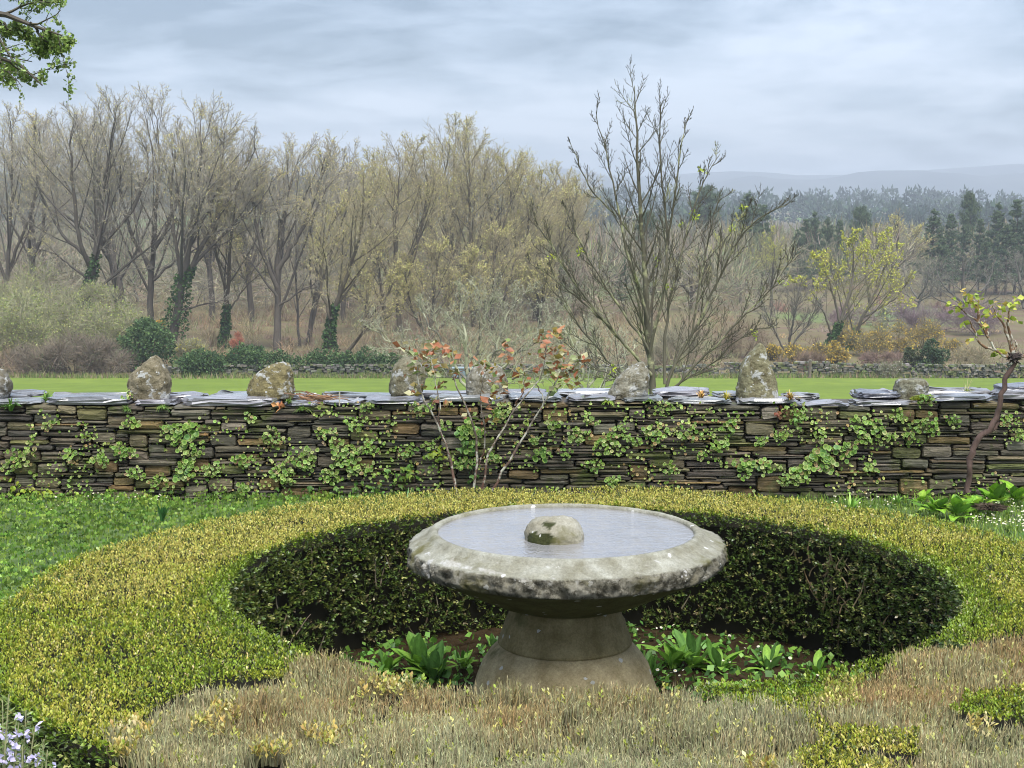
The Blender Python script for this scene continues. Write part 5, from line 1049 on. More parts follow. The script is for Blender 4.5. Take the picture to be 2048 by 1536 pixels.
for src, px, Y, sc, rz, lb in (('willow_tree.001', 735, 172, .86, 1.2, 'hazy rounded willow behind the forked ivy tree'), ('willow_tree.001', 895, 182, 1.04, 2.6, 'hazy tall willow filling the left flank of the tallest rounded one'), ('willow_tree', 1005, 176, .98, 4.1, 'hazy willow filling the right flank of the tallest rounded one'), ('willow_tree.001', 1125, 186, .80, 5.0, 'low hazy willow at the right end of the willow mass'), ('willow_tree.003', 985, 146, 1.0, .9, 'low bushy willow right of the bushy yellowish one'), ('willow_tree.003', 770, 150, .95, 3.4, 'low bushy willow left of the bushy yellowish one'), ('willow_tree.003', 1080, 150, .9, 2.0, 'low bushy willow between the middle willows and the ash')):
    c_ = copy_tree(bpy.data.objects[src]); c_['label'] = lb; c_.location = base_at(px, Y); c_.scale = (sc * 1.08, sc * 1.08, sc); c_.rotation_euler = (0, 0, rz)
for src, px, Y, sc, rz, lb in (('poplar_tree.001', 80, 158, 1.02, 2.2, 'hazy poplar in the second row behind the left edge one'), ('poplar_tree.004', 255, 162, 1.08, 4.0, 'hazy poplar in the second row behind the straight dark trunked one'), ('poplar_tree.003', 425, 160, 1.0, 1.1, 'hazy poplar in the second row behind the fan shaped crown'), ('poplar_tree.006', 505, 158, .95, 3.0, 'hazy poplar in the second row left of the stout straight one'), ('poplar_tree.003', 690, 164, .86, 5.2, 'hazy poplar in the second row behind the forked ivy tree')):
    c_ = copy_tree(bpy.data.objects[src]); c_['label'] = lb; c_.location = base_at(px, Y); c_.scale = (sc, sc, sc); c_.rotation_euler = (0, 0, rz)
    for ch in list(c_.children):
        if ch.name.startswith('ivy'): bpy.data.objects.remove(ch)
# bare ash close behind the wall
AY = 21.0
bare_tree('ash_tree', 'bare young ash with many upright limbs just behind the wall', AY, None, [
    ([(1312, 880), (1306, 790), (1300, 700), (1293, 600), (1288, 480), (1280, 340), (1272, 220), (1267, 118)], 0.0595, 0.0049),
    ([(1300, 690), (1330, 560), (1336, 430), (1322, 300), (1318, 210), (1322, 150)], 0.0252, 0.0039), ([(1296, 620), (1255, 480), (1232, 360), (1214, 270), (1192, 175)], 0.0226, 0.0039), ([(1232, 400), (1180, 340), (1158, 290), (1136, 228)], 0.0139, 0.0032), ([(1333, 470), (1350, 350), (1360, 260), (1376, 180)], 0.0176, 0.0039),
    ([(1303, 740), (1240, 660), (1180, 590), (1130, 510), (1090, 440), (1060, 390)], 0.0264, 0.0039), ([(1215, 630), (1140, 560), (1090, 520), (1060, 500)], 0.0139, 0.0032), ([(1300, 690), (1230, 580), (1170, 480), (1130, 380)], 0.0201, 0.0039), ([(1310, 800), (1220, 715), (1160, 640), (1120, 560), (1090, 470)], 0.0189, 0.0039),
    ([(1318, 860), (1335, 740), (1380, 660), (1430, 560), (1470, 450), (1520, 390), (1575, 375)], 0.0283, 0.0039), ([(1316, 860), (1350, 760), (1430, 680), (1500, 600), (1560, 540), (1588, 470)], 0.0214, 0.0039), ([(1330, 760), (1330, 640), (1352, 520), (1380, 400), (1400, 330), (1440, 265)], 0.0239, 0.0039), ([(1385, 650), (1400, 540), (1420, 440), (1435, 360), (1455, 355)], 0.0163, 0.0039), ([(1325, 780), (1420, 720), (1500, 640), (1560, 640)], 0.0139, 0.0032), ([(1430, 560), (1440, 470), (1480, 400), (1505, 365)], 0.0126, 0.0032), ([(1314, 870), (1260, 760), (1180, 720), (1120, 660)], 0.0163, 0.0032)],
    601, 'ash', lv=(28, 8, 3, 1), lens=(.21, .42, .36, .3), angs=(30, 38, 45, 40), ups=(.08, .16, .25, .2), buds=.0, t0=.2, minr=.0032, cat='ash tree', wob=.008, cone0=.62, shrink=.93, wig=(.03, .04, .05, .06))
ash = bpy.data.objects['ash_tree']
for ch in ash.children:
    ch.data.materials[0] = M['ash_bark'] if ch.name.startswith('trunk') else M['twig']
def ash_buds():
    r = rng(66); off = np.array(ash.location); cr = [c_ for c_ in ash.children if c_.name.startswith('crown')][0].data
    co = np.empty(len(cr.vertices) * 3, np.float32); cr.vertices.foreach_get('co', co); co = co.reshape(-1, 3); tip = co[-8 * 1000000:][3::4] if False else co
    k = r.integers(len(co) // 2, len(co), 1300); p = co[k]; g = G(); d = nrm(np.stack([r.normal(0, .4, len(p)), r.normal(0, .4, len(p)), np.ones(len(p))], -1))
    cones(g, p - d * .006, p + d * r.uniform(.015, .035, (len(p), 1)), .0065, jit(r, (.05, .045, .035), len(p), .3)); g.obj('buds', M['twig'], ash)
    q = p[r.choice(len(p), 13, replace=False)]; g = G(); pos = np.repeat(q, 14, 0) + r.normal(0, .025, (13 * 14, 3)); scatter(g, *LEAF2, pos, frames(r.normal(0, 1, pos.shape), r), r.uniform(.03, .07, len(pos)), jit(r, (.38, .46, .05), len(pos), .2)); tag(g.obj('young_leaves', M['leaf'], ash), kind='stuff')
ash_buds()
# lichen covered small trees right behind the wall
bare_tree('lichen_tree', 'low tree crusted with pale lichen behind the rose bush', 34, None, [([(940, 800), (938, 740), (930, 680), (925, 620), (915, 560)], .055, .012), ([(940, 780), (900, 700), (860, 640), (830, 600)], .04, .01), ([(942, 780), (985, 700), (1010, 640), (1030, 590), (1060, 560)], .04, .01), ([(944, 770), (1030, 710), (1090, 650), (1120, 600)], .04, .01), ([(936, 760), (880, 720), (800, 690), (730, 640)], .03, .01), ([(940, 740), (965, 660), (980, 600), (985, 550)], .035, .01), ([(950, 780), (1060, 740), (1140, 700), (1180, 650)], .03, .01)], 602, 'grey', lv=(10, 7, 6, 3), lens=(.5, .5, .5, .5), angs=(38, 45, 48, 50), ups=(.05, .04, .03, .0), buds=.7, minr=.0048, budsz=(.02, .05), t0=.1)
for ch in bpy.data.objects['lichen_tree'].children:
    if not ch.name.startswith('young'): ch.data.materials[0] = M['lichen']
for ch in list(ash.children):
    if ch.name.startswith('crown'): ch.data.materials[0] = M['ash_twig']
bare_tree('lichen_tree', 'sparse lichen covered sapling between lichen tree and ash', 30, None, [([(1170, 830), (1165, 760), (1150, 690), (1130, 630)], .035, .008), ([(1170, 800), (1200, 720), (1190, 650)], .026, .007), ([(1172, 800), (1230, 740), (1270, 690)], .026, .007)], 603, 'grey', lv=(9, 7, 6, 3), lens=(.5, .5, .5, .5), angs=(38, 42, 45, 45), ups=(.08, .05, .04, .0), buds=.4, minr=.005, budsz=(.02, .045), t0=.1)
for ch in bpy.data.objects['lichen_tree.001'].children:
    if not ch.name.startswith('young'): ch.data.materials[0] = M['lichen']
# right hand side of the valley
RG = 'budding trees behind the right field wall'
bare_tree('leaning_tree', 'tree with ivy foot leaning right and yellow green crown, left of its twin', 124, None, [([(1636, 735), (1655, 690), (1680, 640), (1700, 580), (1712, 520), (1700, 470)], .2, .02), ([(1680, 640), (1660, 560), (1640, 500)], .12, .02), ([(1665, 670), (1640, 600), (1600, 550)], .1, .02)], 520, 'green', lv=(10, 7, 6, 5), buds=1.1, ivy=[(0, 0, .36, .42)], group=RG, budsz=(.09, .2))
bare_tree('leaning_tree', 'tree with ivy foot leaning right, the right one of the twin leaning trees', 127, None, [([(1685, 735), (1700, 690), (1725, 630), (1760, 560), (1775, 500), (1765, 470)], .2, .02), ([(1725, 630), (1790, 590), (1830, 540)], .11, .02), ([(1740, 600), (1730, 530), (1736, 480)], .12, .02)], 521, 'green', lv=(10, 7, 6, 5), buds=1.1, ivy=[(0, 0, .3, .42)], group=RG, budsz=(.09, .2))
bare_tree('bare_tree', 'small bare brownish tree in front of the straw patch, left of the leaning twins', 122, None, [([(1572, 735), (1578, 680), (1590, 620), (1600, 560)], .13, .02), ([(1575, 710), (1540, 640), (1520, 590)], .09, .02), ([(1576, 700), (1620, 640), (1640, 590)], .09, .02)], 522, 'grey', lv=(10, 8, 6, 4), buds=.25, group=RG)
bare_tree('lichen_oak', 'rounded grey lichen covered oak in front of the dark pines', 188, None, [([(1930, 640), (1930, 600), (1925, 550), (1935, 500)], .26, .03), ([(1930, 610), (1880, 560), (1870, 520)], .18, .03), ([(1930, 610), (1980, 560), (1990, 510)], .18, .03), ([(1930, 620), (1860, 590), (1850, 570)], .14, .03), ([(1930, 620), (2000, 590), (2012, 560)], .14, .03)], 523, 'grey', lv=(10, 7, 6, 4), angs=(42, 45, 45, 45), buds=.4, group='grey lichen covered trees before the pines')
for px, Y, sc, rz, lb in ((1830, 186, .68, 2.1, 'smaller pale grey tree between the leaning twins and the rounded oak'), (2042, 184, .8, 4.0, 'pale grey tree cut by the right edge behind the pruned tree')):
    c_ = copy_tree(bpy.data.objects['lichen_oak']); c_['label'] = lb; c_.location = base_at(px, Y); c_.scale = (sc, sc, sc); c_.rotation_euler = (0, 0, rz)
bare_tree('blossom_shrub', 'pale blossoming shrub at the edge of the purple bramble', 168, None, [([(1795, 665), (1795, 635), (1798, 610)], .08, .02), ([(1795, 660), (1770, 632), (1764, 615)], .07, .02), ([(1795, 660), (1822, 632), (1830, 615)], .07, .02)], 526, 'grey', lv=(8, 6, 4, 4), angs=(40, 45, 45, 45), buds=2.2, budsz=(.08, .16), cat='shrub')
HZ = []
for k, (px, Y, top, lb) in enumerate([(1480, 200, 440, 'yellowish bare tree seen through the right limbs of the ash'), (1540, 190, 470, 'yellowish bare tree between the ash and the leaning twins'), (1230, 205, 480, 'grey bare tree seen through the left limbs of the ash'), (1380, 185, 500, 'budding tree low behind the middle of the ash'), (700, 190, 480, 'hazy bare tree behind the forked ivy tree'), (480, 210, 500, 'hazy bare tree behind the thin reddish poplar'), (90, 190, 480, 'hazy bare tree behind the left poplars'), (1780, 215, 440, 'brownish wood edge tree left of the dark pines'), (280, 200, 490, 'hazy bare tree between the straight dark poplar and its ivy neighbour'), (610, 215, 470, 'hazy bare tree behind the stout straight poplar'), (1130, 210, 450, 'olive hazy tree behind the low spreading willow'), (1300, 215, 470, 'hazy bare tree right behind the ash trunk'), (860, 200, 450, 'hazy olive tree behind the bushy yellowish willow'), (1010, 205, 440, 'hazy olive tree behind the tallest rounded willow')]):
    yb = 440 + (EYE[2] - float(ground_z((px - 1024) / FPX * Y, Y))) / Y * FPX
    h_ = yb - top; si = [1, 1, 2, 0, 2, 2, 2, 0, 2, 2, 0, 2, 0, 0][k]
    if len([q for q in HZ if q[0] == si]) == 0:
        t_ = bare_tree('bare_tree', lb, Y, None, [([(px, yb + 4), (px + 4, yb - h_ * .35), (px - 4, yb - h_ * .7), (px, top)], .22, .03), ([(px + 2, yb - h_ * .25), (px - h_ * .22, yb - h_ * .55), (px - h_ * .26, yb - h_ * .85)], .15, .03), ([(px + 2, yb - h_ * .25), (px + h_ * .22, yb - h_ * .55), (px + h_ * .28, yb - h_ * .85)], .15, .03)], 540 + k, ['olive', 'green', 'grey'][si], lv=(11, 7, 6, 5), buds=.9, group='hazy bare trees in the mid valley'); HZ.append((si, t_, h_ * Y))
    else:
        _, src, hs_ = [q for q in HZ if q[0] == si][0]; c_ = copy_tree(src); c_['label'] = lb; bb = base_at(px, Y); c_.location = bb; f_ = h_ * Y / hs_; c_.scale = (f_ * 1.05, f_ * 1.05, f_); c_.rotation_euler = (0, 0, 1.3 * k)

# ------------------------------------------------------------------ pines
def pine_parts(seed, H, W_, spire=True):
    r = rng(seed); gt, gl = G(), G(); P = np.stack([np.linspace(0, .25, 10) * r.normal(0, 1), np.linspace(0, .25, 10) * r.normal(0, 1), np.linspace(-.5, H * .97, 10)], -1)[None]
    tubes(gt, P, np.linspace(.22, .03, 10)[None], 6, (.10, .075, .06)); n = 76 if spire else 34
    f = np.sort(r.uniform(.16 if spire else .5, 1, n)); az = np.arange(n) * 2.4 + r.normal(0, .4, n)
    prof = (W_ * 1.15 * (1 - (f - .16) / .84) ** .72 * r.uniform(.55, 1.15, n) + .25) if spire else W_ * np.sin(np.clip((f - .45) / .55, 0, 1) * PI * .8 + .35) * r.uniform(.7, 1.1, n)
    b0 = np.stack([np.zeros(n), np.zeros(n), f * H], -1); d = np.stack([np.cos(az), np.sin(az), .18 + .5 * f + r.normal(0, .1, n)], -1)
    b1 = b0 + nrm(d) * prof[:, None]; mid_ = (b0 + b1) / 2 - [0, 0, .15]; tubes(gt, np.stack([b0, mid_, b1], 1), np.stack([np.full(n, .06), np.full(n, .045), np.full(n, .02)], 1), 4, (.09, .07, .055))
    per = 24 if spire else 46; k = np.repeat(np.arange(n), per); u = r.uniform(.25, 1.05, n * per) ** .8; c0 = b0[k] * (1 - u)[:, None] + b1[k] * u[:, None] + r.normal(0, .16 if spire else .3, (n * per, 3)) * [1, 1, .7]
    if spire: q = 26; c0 = np.concatenate([c0, np.stack([r.normal(0, .1, q), r.normal(0, .1, q), H * r.uniform(.86, 1.04, q)], -1)])
    N = len(c0); c = jit(r, pick(r, N, [(.09, .13, .07), (.12, .165, .085), (.15, .19, .10), (.07, .10, .06)], [4, 3, 1.4, 2]), N, .25, .06)
    for q in range(5):
        dd = nrm(r.normal(0, 1, (N, 3)) + [0, 0, .7]); cones(gl, c0, c0 + dd * (r.uniform(.3, .75, N) * (1.15 - .7 * np.clip(c0[:, 2] / H, 0, 1) * spire))[:, None], .055, c)
    return gt.mesh('trunk', M['bark']), gl.mesh('crown', M['far_leaf'])
PINE = [pine_parts(900 + k, 14, 2.5 + .4 * k, True) for k in range(3)] + [pine_parts(910, 14, 3.1, False), pine_parts(911, 14, 3.6, False)]
def pine(label, px, top, Y, var, sx=1, group='dark pines at the wood edge', rot=0):
    b0 = base_at(px, Y); H = atY(px, top, Y)[2] - b0[2]; t_ = thing('pine_tree', label, 'pine', b0, group); t_.scale = (sx * H / 14, sx * H / 14, H / 14); t_.rotation_euler = (0, 0, rot)
    for nm, me in zip(('trunk', 'crown'), PINE[var]):
        o = bpy.data.objects.new(nm, me); COL.objects.link(o); o.parent = t_
for k, a_ in enumerate([('pine at the left end of the right hand pine wood, widest crown', 1858, 424, 228, 1, 1.1), ('dark pine just left of the umbrella topped pine', 1892, 430, 236, 0, 1), ('low pine at the foot of the umbrella topped pine', 1918, 452, 232, 2, 1), ('short pine right of the umbrella topped pine', 1950, 440, 238, 0, .9), ('pointed pine third from the right edge', 1985, 412, 232, 1, .95), ('pointed tallest pine second from the right edge', 2022, 402, 230, 0, 1), ('pine cut by the right edge of the photo', 2052, 408, 228, 2, 1.1), ('broad low pine at the foot of the two pointed pines', 2004, 452, 226, 2, 1.3), ('broad dark pine low in the wood above the grey oak', 1876, 476, 222, 2, 1.3), ('bushy dark pine above the right grey tree', 1966, 478, 222, 1, 1.2),
      ('pine at the left end of the middle pine group', 1606, 440, 240, 0, 1), ('tallest pine of the middle group behind the leaning twins', 1622, 428, 246, 1, 1), ('pine with pointed top in the middle group', 1648, 438, 242, 2, .9), ('pine at the right end of the middle group', 1672, 442, 240, 0, .9), ('small pine at the foot of the middle group', 1590, 462, 236, 2, 1),
      ('pine seen behind the upper right of the ash, left one', 1490, 392, 236, 2, 1.2), ('dark small conifer seen through the left base of the ash', 1246, 520, 180, 1, 1), ('pine right beside the one behind the upper right of the ash', 1520, 412, 240, 0, 1)]): pine(*a_, rot=k * 1.3)
pine('umbrella topped pine standing above the right pine wood', 1928, 394, 262, 3, .55, 'rounded pines above the woods', .5)
pine('rounded pine crown between the middle and right pine groups', 1714, 420, 262, 4, .62, 'rounded pines above the woods', 1.1)
pine('large rounded pine behind the ash, crown right of its main stem', 1405, 380, 300, 4, .95, 'rounded pines above the woods', 2.2)
pine('rounded dark pine behind the left limbs of the ash', 1292, 432, 232, 3, .9, 'rounded pines above the woods', 3.0)

# ------------------------------------------------------------------ shrubs, brambles, ivy banks
def shrub(name, label, px, Y, wpx, hpx, cols, n, lsz, seed, cat='shrub', group=None, lumps=12, twigs=0, tcol=(.14, .10, .08), mat='far_leaf', dz=0, depth=1.0):
    r = rng(seed); b0 = base_at(px, Y, dz); W_ = wpx / FPX * Y / 2; H = hpx / FPX * Y; t_ = thing(name, label, cat, b0, group)
    lc = np.stack([r.uniform(-.75, .75, lumps) * W_, r.uniform(-.6, .6, lumps) * W_ * depth, r.uniform(.15, .75, lumps) * H], -1); lc[:, 2] *= (1 - .45 * (np.abs(lc[:, 0]) / W_) ** 2); lr = r.uniform(.25, .42, lumps) * min(W_, H) + .08
    gs = G(); P0 = np.stack([lc[:, 0] * .25, lc[:, 1] * .25, np.full(lumps, -.1)], -1); tubes(gs, np.stack([P0, (P0 + lc) / 2 + r.normal(0, .05, lc.shape), lc], 1), np.tile([[.05, .035, .02]], (lumps, 1)), 4, tcol)
    if twigs:
        k = r.integers(0, lumps, twigs); d = nrm(r.normal(0, 1, (twigs, 3)) + [0, 0, .5]); p = lc[k] + d * lr[k][:, None] * r.uniform(.1, .9, (twigs, 1)); e_ = nrm(d + r.normal(0, .5, d.shape) + [0, 0, .25]); cones(gs, p, p + e_ * lr[k][:, None] * r.uniform(.5, 1.3, (twigs, 1)), .013, jit(r, tcol, twigs, .35, .08))
    gs.obj('stems', M['twig'], t_)
    if n:
        k = r.integers(0, lumps, n); d = nrm(r.normal(0, 1, (n, 3)) + [0, 0, .25]); p = lc[k] + d * lr[k][:, None] * (.72 + .36 * r.random((n, 1))) * (1 + .35 * fbm(lc[k] + d * 2.5, seed, 2))[:, None]; p[:, 2] = np.maximum(p[:, 2], .02)
        g = G(); scatter(g, np.array(LEAF2[0]) * [1.4, 1, 1], LEAF2[1], p, frames(d + r.normal(0, .6, d.shape), r), lsz * r.uniform(.5, 1.3, n), jit(r, pick(r, n, cols, np.ones(len(cols))), n, .3, .08)); g.obj('foliage', M[mat], t_)
    return t_
DG = [(.075, .125, .05), (.10, .155, .058), (.05, .085, .035)]
shrub('evergreen_bush', 'big dark evergreen bush behind the pointed lichen patched stone', 295, 110, 118, 122, DG, 6500, .22, 1, 'bush', lumps=18)
shrub('evergreen_bush', 'rounded dark green bush spilling over the field wall, left of the other low one', 412, 105, 92, 58, DG, 4200, .19, 2, 'bush', 'low dark bushes along the left field wall')
shrub('evergreen_bush', 'low dark green bush just left of the hunched olive stone', 505, 106.5, 90, 70, DG, 3800, .19, 3, 'bush', 'low dark bushes along the left field wall')
shrub('ivy_bank', 'long low ivy bank on the field wall right of the hunched olive stone', 640, 106.5, 150, 48, DG, 4600, .18, 4, 'ivy', 'ivy banks on the field wall', lumps=18, depth=.25)
shrub('ivy_bank', 'rounder ivy bank on the field wall left of the rose bush', 740, 106.5, 130, 52, DG, 4600, .18, 5, 'ivy', 'ivy banks on the field wall', lumps=18, depth=.3)
for k, (px, w_, h_, lb) in enumerate([(458, 70, 44, 'low ivy bank in the gap between the two low dark bushes'), (560, 100, 50, 'low ivy bank directly behind the hunched olive stone'), (690, 110, 44, 'ivy bank filling the middle between the long and the rounder one'), (795, 90, 42, 'ivy bank at the left edge of the rose bush'), (372, 50, 36, 'low ivy bank just right of the big dark evergreen bush')]): shrub('ivy_bank', lb, px, 106.3, w_, h_, DG, 2600, .18, 140 + k, 'ivy', 'ivy banks on the field wall', lumps=14, depth=.3)
for k, (px, w_, h_) in enumerate([(60, 150, 60), (150, 120, 84), (215, 110, 78)]):
    shrub('bramble_thicket', ['greyish bramble mound at the far left of the meadow edge', 'tall brown bramble mound left of the big dark evergreen bush', 'brown bramble touching the left side of the big dark evergreen bush'][k], px, 108, w_, h_, [(.075, .09, .04), (.10, .085, .06)], 700, .14, 10 + k, 'bramble', 'brown bramble mounds on the left', 16, 3600, (.19, .155, .115))
SCR = [(.27, .31, .09), (.22, .27, .085), (.34, .35, .13)]
for k, (px, Y, w_, h_, n_) in enumerate([(25, 116, 190, 160, 3600), (110, 120, 150, 150, 3000), (235, 118, 150, 130, 2600), (60, 128, 180, 200, 2800), (385, 114, 70, 60, 700), (200, 124, 120, 180, 2200)]):
    shrub('scrub_shrub', ['olive grey leafing scrub at the left edge, in front of the poplars', 'olive grey scrub around the foot of the ivy clad leaning poplar', 'grey twiggy scrub between leaning poplar and evergreen bush', 'taller hazy scrub at the left edge behind the front scrub', 'small yellowish shrub between the evergreen bush and the low bushes', 'tall grey scrub behind the slim leaning poplar'][k], px, Y, w_, h_, SCR if k != 4 else [(.34, .32, .08)], int(n_ * 1.5), .15, 30 + k, 'shrub', 'leafing scrub on the left', 24, 3400, (.27, .26, .16))
shrub('orange_shrub', 'small orange red twigged shrub beside the ivy foot of the thin poplar', 472, 112, 34, 110, [(.32, .13, .07)], 300, .1, 40, 'shrub', None, 8, 1500, (.34, .14, .09))
shrub('gorse_bush', 'tiny orange yellow patch between two poplar trunks on the left', 322, 150, 18, 22, [(.55, .33, .05)], 500, .14, 41, 'gorse', 'yellow gorse bushes')
GO = [(.56, .38, .06), (.48, .34, .06), (.2, .19, .08), (.58, .42, .08)]
for k, (px, Y, w_, h_, lb) in enumerate([(1592, 116, 60, 46, 'gorse bush left of the leaning twins'), (1640, 118, 60, 40, 'gorse at the ivy foot of the left leaning tree'), (1672, 116, 44, 48, 'gorse between the two leaning tree feet'), (1735, 122, 90, 52, 'gorse mound right of the leaning twins'), (1790, 128, 90, 66, 'large orange gorse mound above the small conifers'), (1845, 132, 80, 62, 'gorse mound directly behind the dark small conifer'), (1900, 120, 80, 40, 'gorse patch right of the dark small conifer'), (1548, 118, 40, 34, 'small gorse beside the tallest standing stone'), (1690, 132, 70, 56, 'paler gorse behind the right leaning tree')]):
    shrub('gorse_bush', lb, px, Y, w_, h_, GO, 1500, .13, 50 + k, 'gorse', 'yellow gorse bushes', 12, 1400, (.16, .14, .08))
for k, (px, Y, w_, h_, lb) in enumerate([(1850, 150, 150, 56, 'purple brown bramble thicket below the grey oak'), (1960, 146, 140, 62, 'purple brown bramble thicket at the right, behind the pruned tree'), (1700, 160, 120, 40, 'purplish bramble in the straw patch'), (1770, 112, 120, 34, 'brown dead bramble along the right field wall'), (1600, 111, 110, 34, 'brown bramble behind the wooden post'), (1920, 112, 130, 44, 'pale tangled bramble behind the right end of the field wall'), (1480, 120, 120, 70, 'brown bramble seen behind the tallest standing stone'), (1350, 116, 140, 70, 'grey tangled undergrowth behind the base of the ash')]):
    shrub('bramble_thicket', lb, px, Y, w_, h_, [(.13, .11, .07)], 300, .1, 70 + k, 'bramble', 'brambles on the right', 14, 2600, [(.19, .14, .15), (.19, .14, .14), (.22, .155, .155), (.21, .145, .115), (.2, .145, .1), (.29, .25, .15), (.22, .17, .115), (.23, .21, .14)][k])
shrub('young_conifer', 'dark bushy small conifer in front of the gorse, right of a paler one', 1866, 109, 56, 78, [(.045, .075, .035), (.065, .10, .045)], 3000, .17, 90, 'conifer', 'small conifers before the gorse', 10)
shrub('young_conifer', 'paler small conifer left of the dark bushy one', 1822, 110, 40, 56, [(.075, .095, .045), (.10, .12, .06)], 2200, .15, 91, 'conifer', 'small conifers before the gorse', 8)
shrub('white_shrub', 'small shrub with white blossom on the right field wall', 1785, 104, 46, 40, [(.6, .6, .52), (.2, .22, .1)], 420, .09, 92, 'shrub', None, 8, 900, (.22, .2, .14))
shrub('white_shrub', 'tiny white flowering shrub by the wooden post', 1668, 105, 26, 30, [(.6, .6, .52), (.2, .22, .1)], 160, .08, 93, 'shrub', None, 6, 500, (.2, .17, .12))

# uncountable undergrowth of the valley floor
r = rng(95); g = G()
def brush(N, cond, cols, wts, hgt, per=20):
    N = int(N * 1.33)
    Y = 107 * np.exp(r.uniform(0, math.log(240 / 107), N)); px = r.uniform(-500, 2550, N); X = (px - 1024) / FPX * Y; k = cond(px, X, Y); X, Y = X[k], Y[k]; n = len(X)
    H = hgt * r.uniform(.4, 1.3, n) * (1 + .5 * fbm(p3(X / 8, Y / 8), 97, 2)); c = pick(r, n, cols, wts); b0 = np.repeat(np.stack([X, Y, ground_z(X, Y) - .05], -1), per, 0) + r.normal(0, .35, (n * per, 3)) * [1, 1, 0]
    d = nrm(r.normal(0, .55, (n * per, 3)) * [1, 1, .3] + [0, 0, 1]); L = np.repeat(H, per) * r.uniform(.5, 1.1, n * per); e_ = b0 + d * L[:, None]; cc = jit(r, np.repeat(c, per, 0), n * per, .3, .07)
    cones(g, b0, e_, .03, cc)
    for q in range(2): s0 = b0 + d * (L * r.uniform(.4, .8, n * per))[:, None]; cones(g, s0, s0 + nrm(d + r.normal(0, .6, d.shape)) * (L * .4)[:, None], .02, cc)
brush(1200, lambda px, X, Y: px < 1500, [(.26, .185, .115), (.22, .17, .115), (.30, .245, .14), (.22, .225, .115)], [3, 3, 2, 2], 2.0)
brush(330, lambda px, X, Y: (px > 1450) & (Y < 140), [(.22, .165, .12), (.25, .22, .11), (.2, .19, .1)], [3, 2, 2], 1.0)
brush(300, lambda px, X, Y: (px > 1450) & (Y >= 140) & (Y < 175), [(.42, .31, .17), (.36, .27, .16), (.24, .175, .17)], [3, 2, 2], .7)
brush(260, lambda px, X, Y: (px > 1450) & (Y >= 170), [(.28, .155, .12), (.24, .2, .15), (.31, .27, .17)], [3, 2, 2], 1.6)
tag(g.obj('undergrowth', M['twig']), kind='stuff')
g = G(); N = 9000; px = r.uniform(-100, 2150, N); Y = 105.2 - np.abs(r.normal(0, 1.1, N)) * (1 + .8 * fbm(p3(px / 90, 2), 98, 3)); X = (px - 1024) / FPX * Y; b0 = np.stack([X, Y, ground_z(X, Y) + .02], -1)
cones(g, b0, b0 + np.stack([r.normal(0, .12, N), r.normal(0, .1, N), r.uniform(.12, .55, N)], -1), .035, jit(r, pick(r, N, [(.13, .17, .045), (.20, .18, .08), (.22, .17, .11), (.10, .15, .035)], [3, 2, 2, 3]), N, .3)); tag(g.obj('rough_grass', M['twig']), kind='stuff')

# far woods: masses of crowns on the valley side and the ridge
def woods(name, pts, size, cols, wts, seed, n_leaf=34, cone_r=.8, ln=1):
    r = rng(seed); X, Y = pts; n = len(X); z = ground_z(X, Y); S = size * r.uniform(.6, 1.3, n); c = pick(r, n, cols, wts); k = np.repeat(np.arange(n), n_leaf)
    d = nrm(r.normal(0, 1, (n * n_leaf, 3)) + [0, -.2, .35]); p = np.stack([X[k], Y[k], z[k] + S[k] * .55], -1) + d * (S[k] * .42)[:, None] * r.uniform(.5, 1.05, (n * n_leaf, 1)) * [1, 1, 1.25]
    g = G(); cones(g, p, p + nrm(d + [0, 0, .5] + r.normal(0, .4, d.shape)) * (S[k] * ln * r.uniform(.10, .24, n * n_leaf))[:, None], S[k] * .085 * cone_r, jit(r, c[k], n * n_leaf, .3, .08)); tag(g.obj(name, M['far_leaf']), kind='stuff')
def spread(N, y0, y1, cond, seed):
    r = rng(seed); Y = y0 * np.exp(r.uniform(0, math.log(y1 / y0), int(N * 1.6))); N = len(Y); px = r.uniform(-900, 2950, N); X = (px - 1024) / FPX * Y; k = cond(px, X, Y); return X[k], Y[k]
woods('bare_woods', spread(1100, 235, 520, lambda px, X, Y: (px > 1150) | (fbm(p3(X / 40, Y / 60), 131, 3) > -.15), 131), 7.5, [(.23, .20, .13), (.26, .23, .13), (.19, .165, .12), (.15, .18, .09)], [3, 3, 3, 1], 132, 44, .15, 1.6)
woods('twiggy_woods', spread(760, 165, 300, lambda px, X, Y: (px < 1480) & (fbm(p3(X / 25, Y / 40), 161, 3) > -.35) | (px > 1480) & (px < 1860) & (Y > 205), 161), 7.0, [(.27, .25, .17), (.31, .28, .17), (.24, .21, .16), (.22, .25, .14), (.30, .24, .18)], [3, 3, 3, 2, 2], 162, 70, .085, 2.2)
woods('pine_woods', spread(1500, 560, 1250, lambda px, X, Y: (fbm(p3(X / 90, Y / 150), 141, 3) > -.02) | ((Y > 1050) & (px > 1150)) | ((Y > 800) & (px < 1150)), 141), 12, [(.045, .07, .042), (.06, .085, .05), (.035, .05, .035)], [3, 2, 2], 142, 36)
woods('hillside_scrub', spread(1300, 420, 1150, lambda px, X, Y: fbm(p3(X / 60, Y / 120), 151, 3) > -.1, 151), 5.5, [(.15, .15, .10), (.12, .13, .08), (.17, .15, .12)], [3, 3, 2], 152, 22)

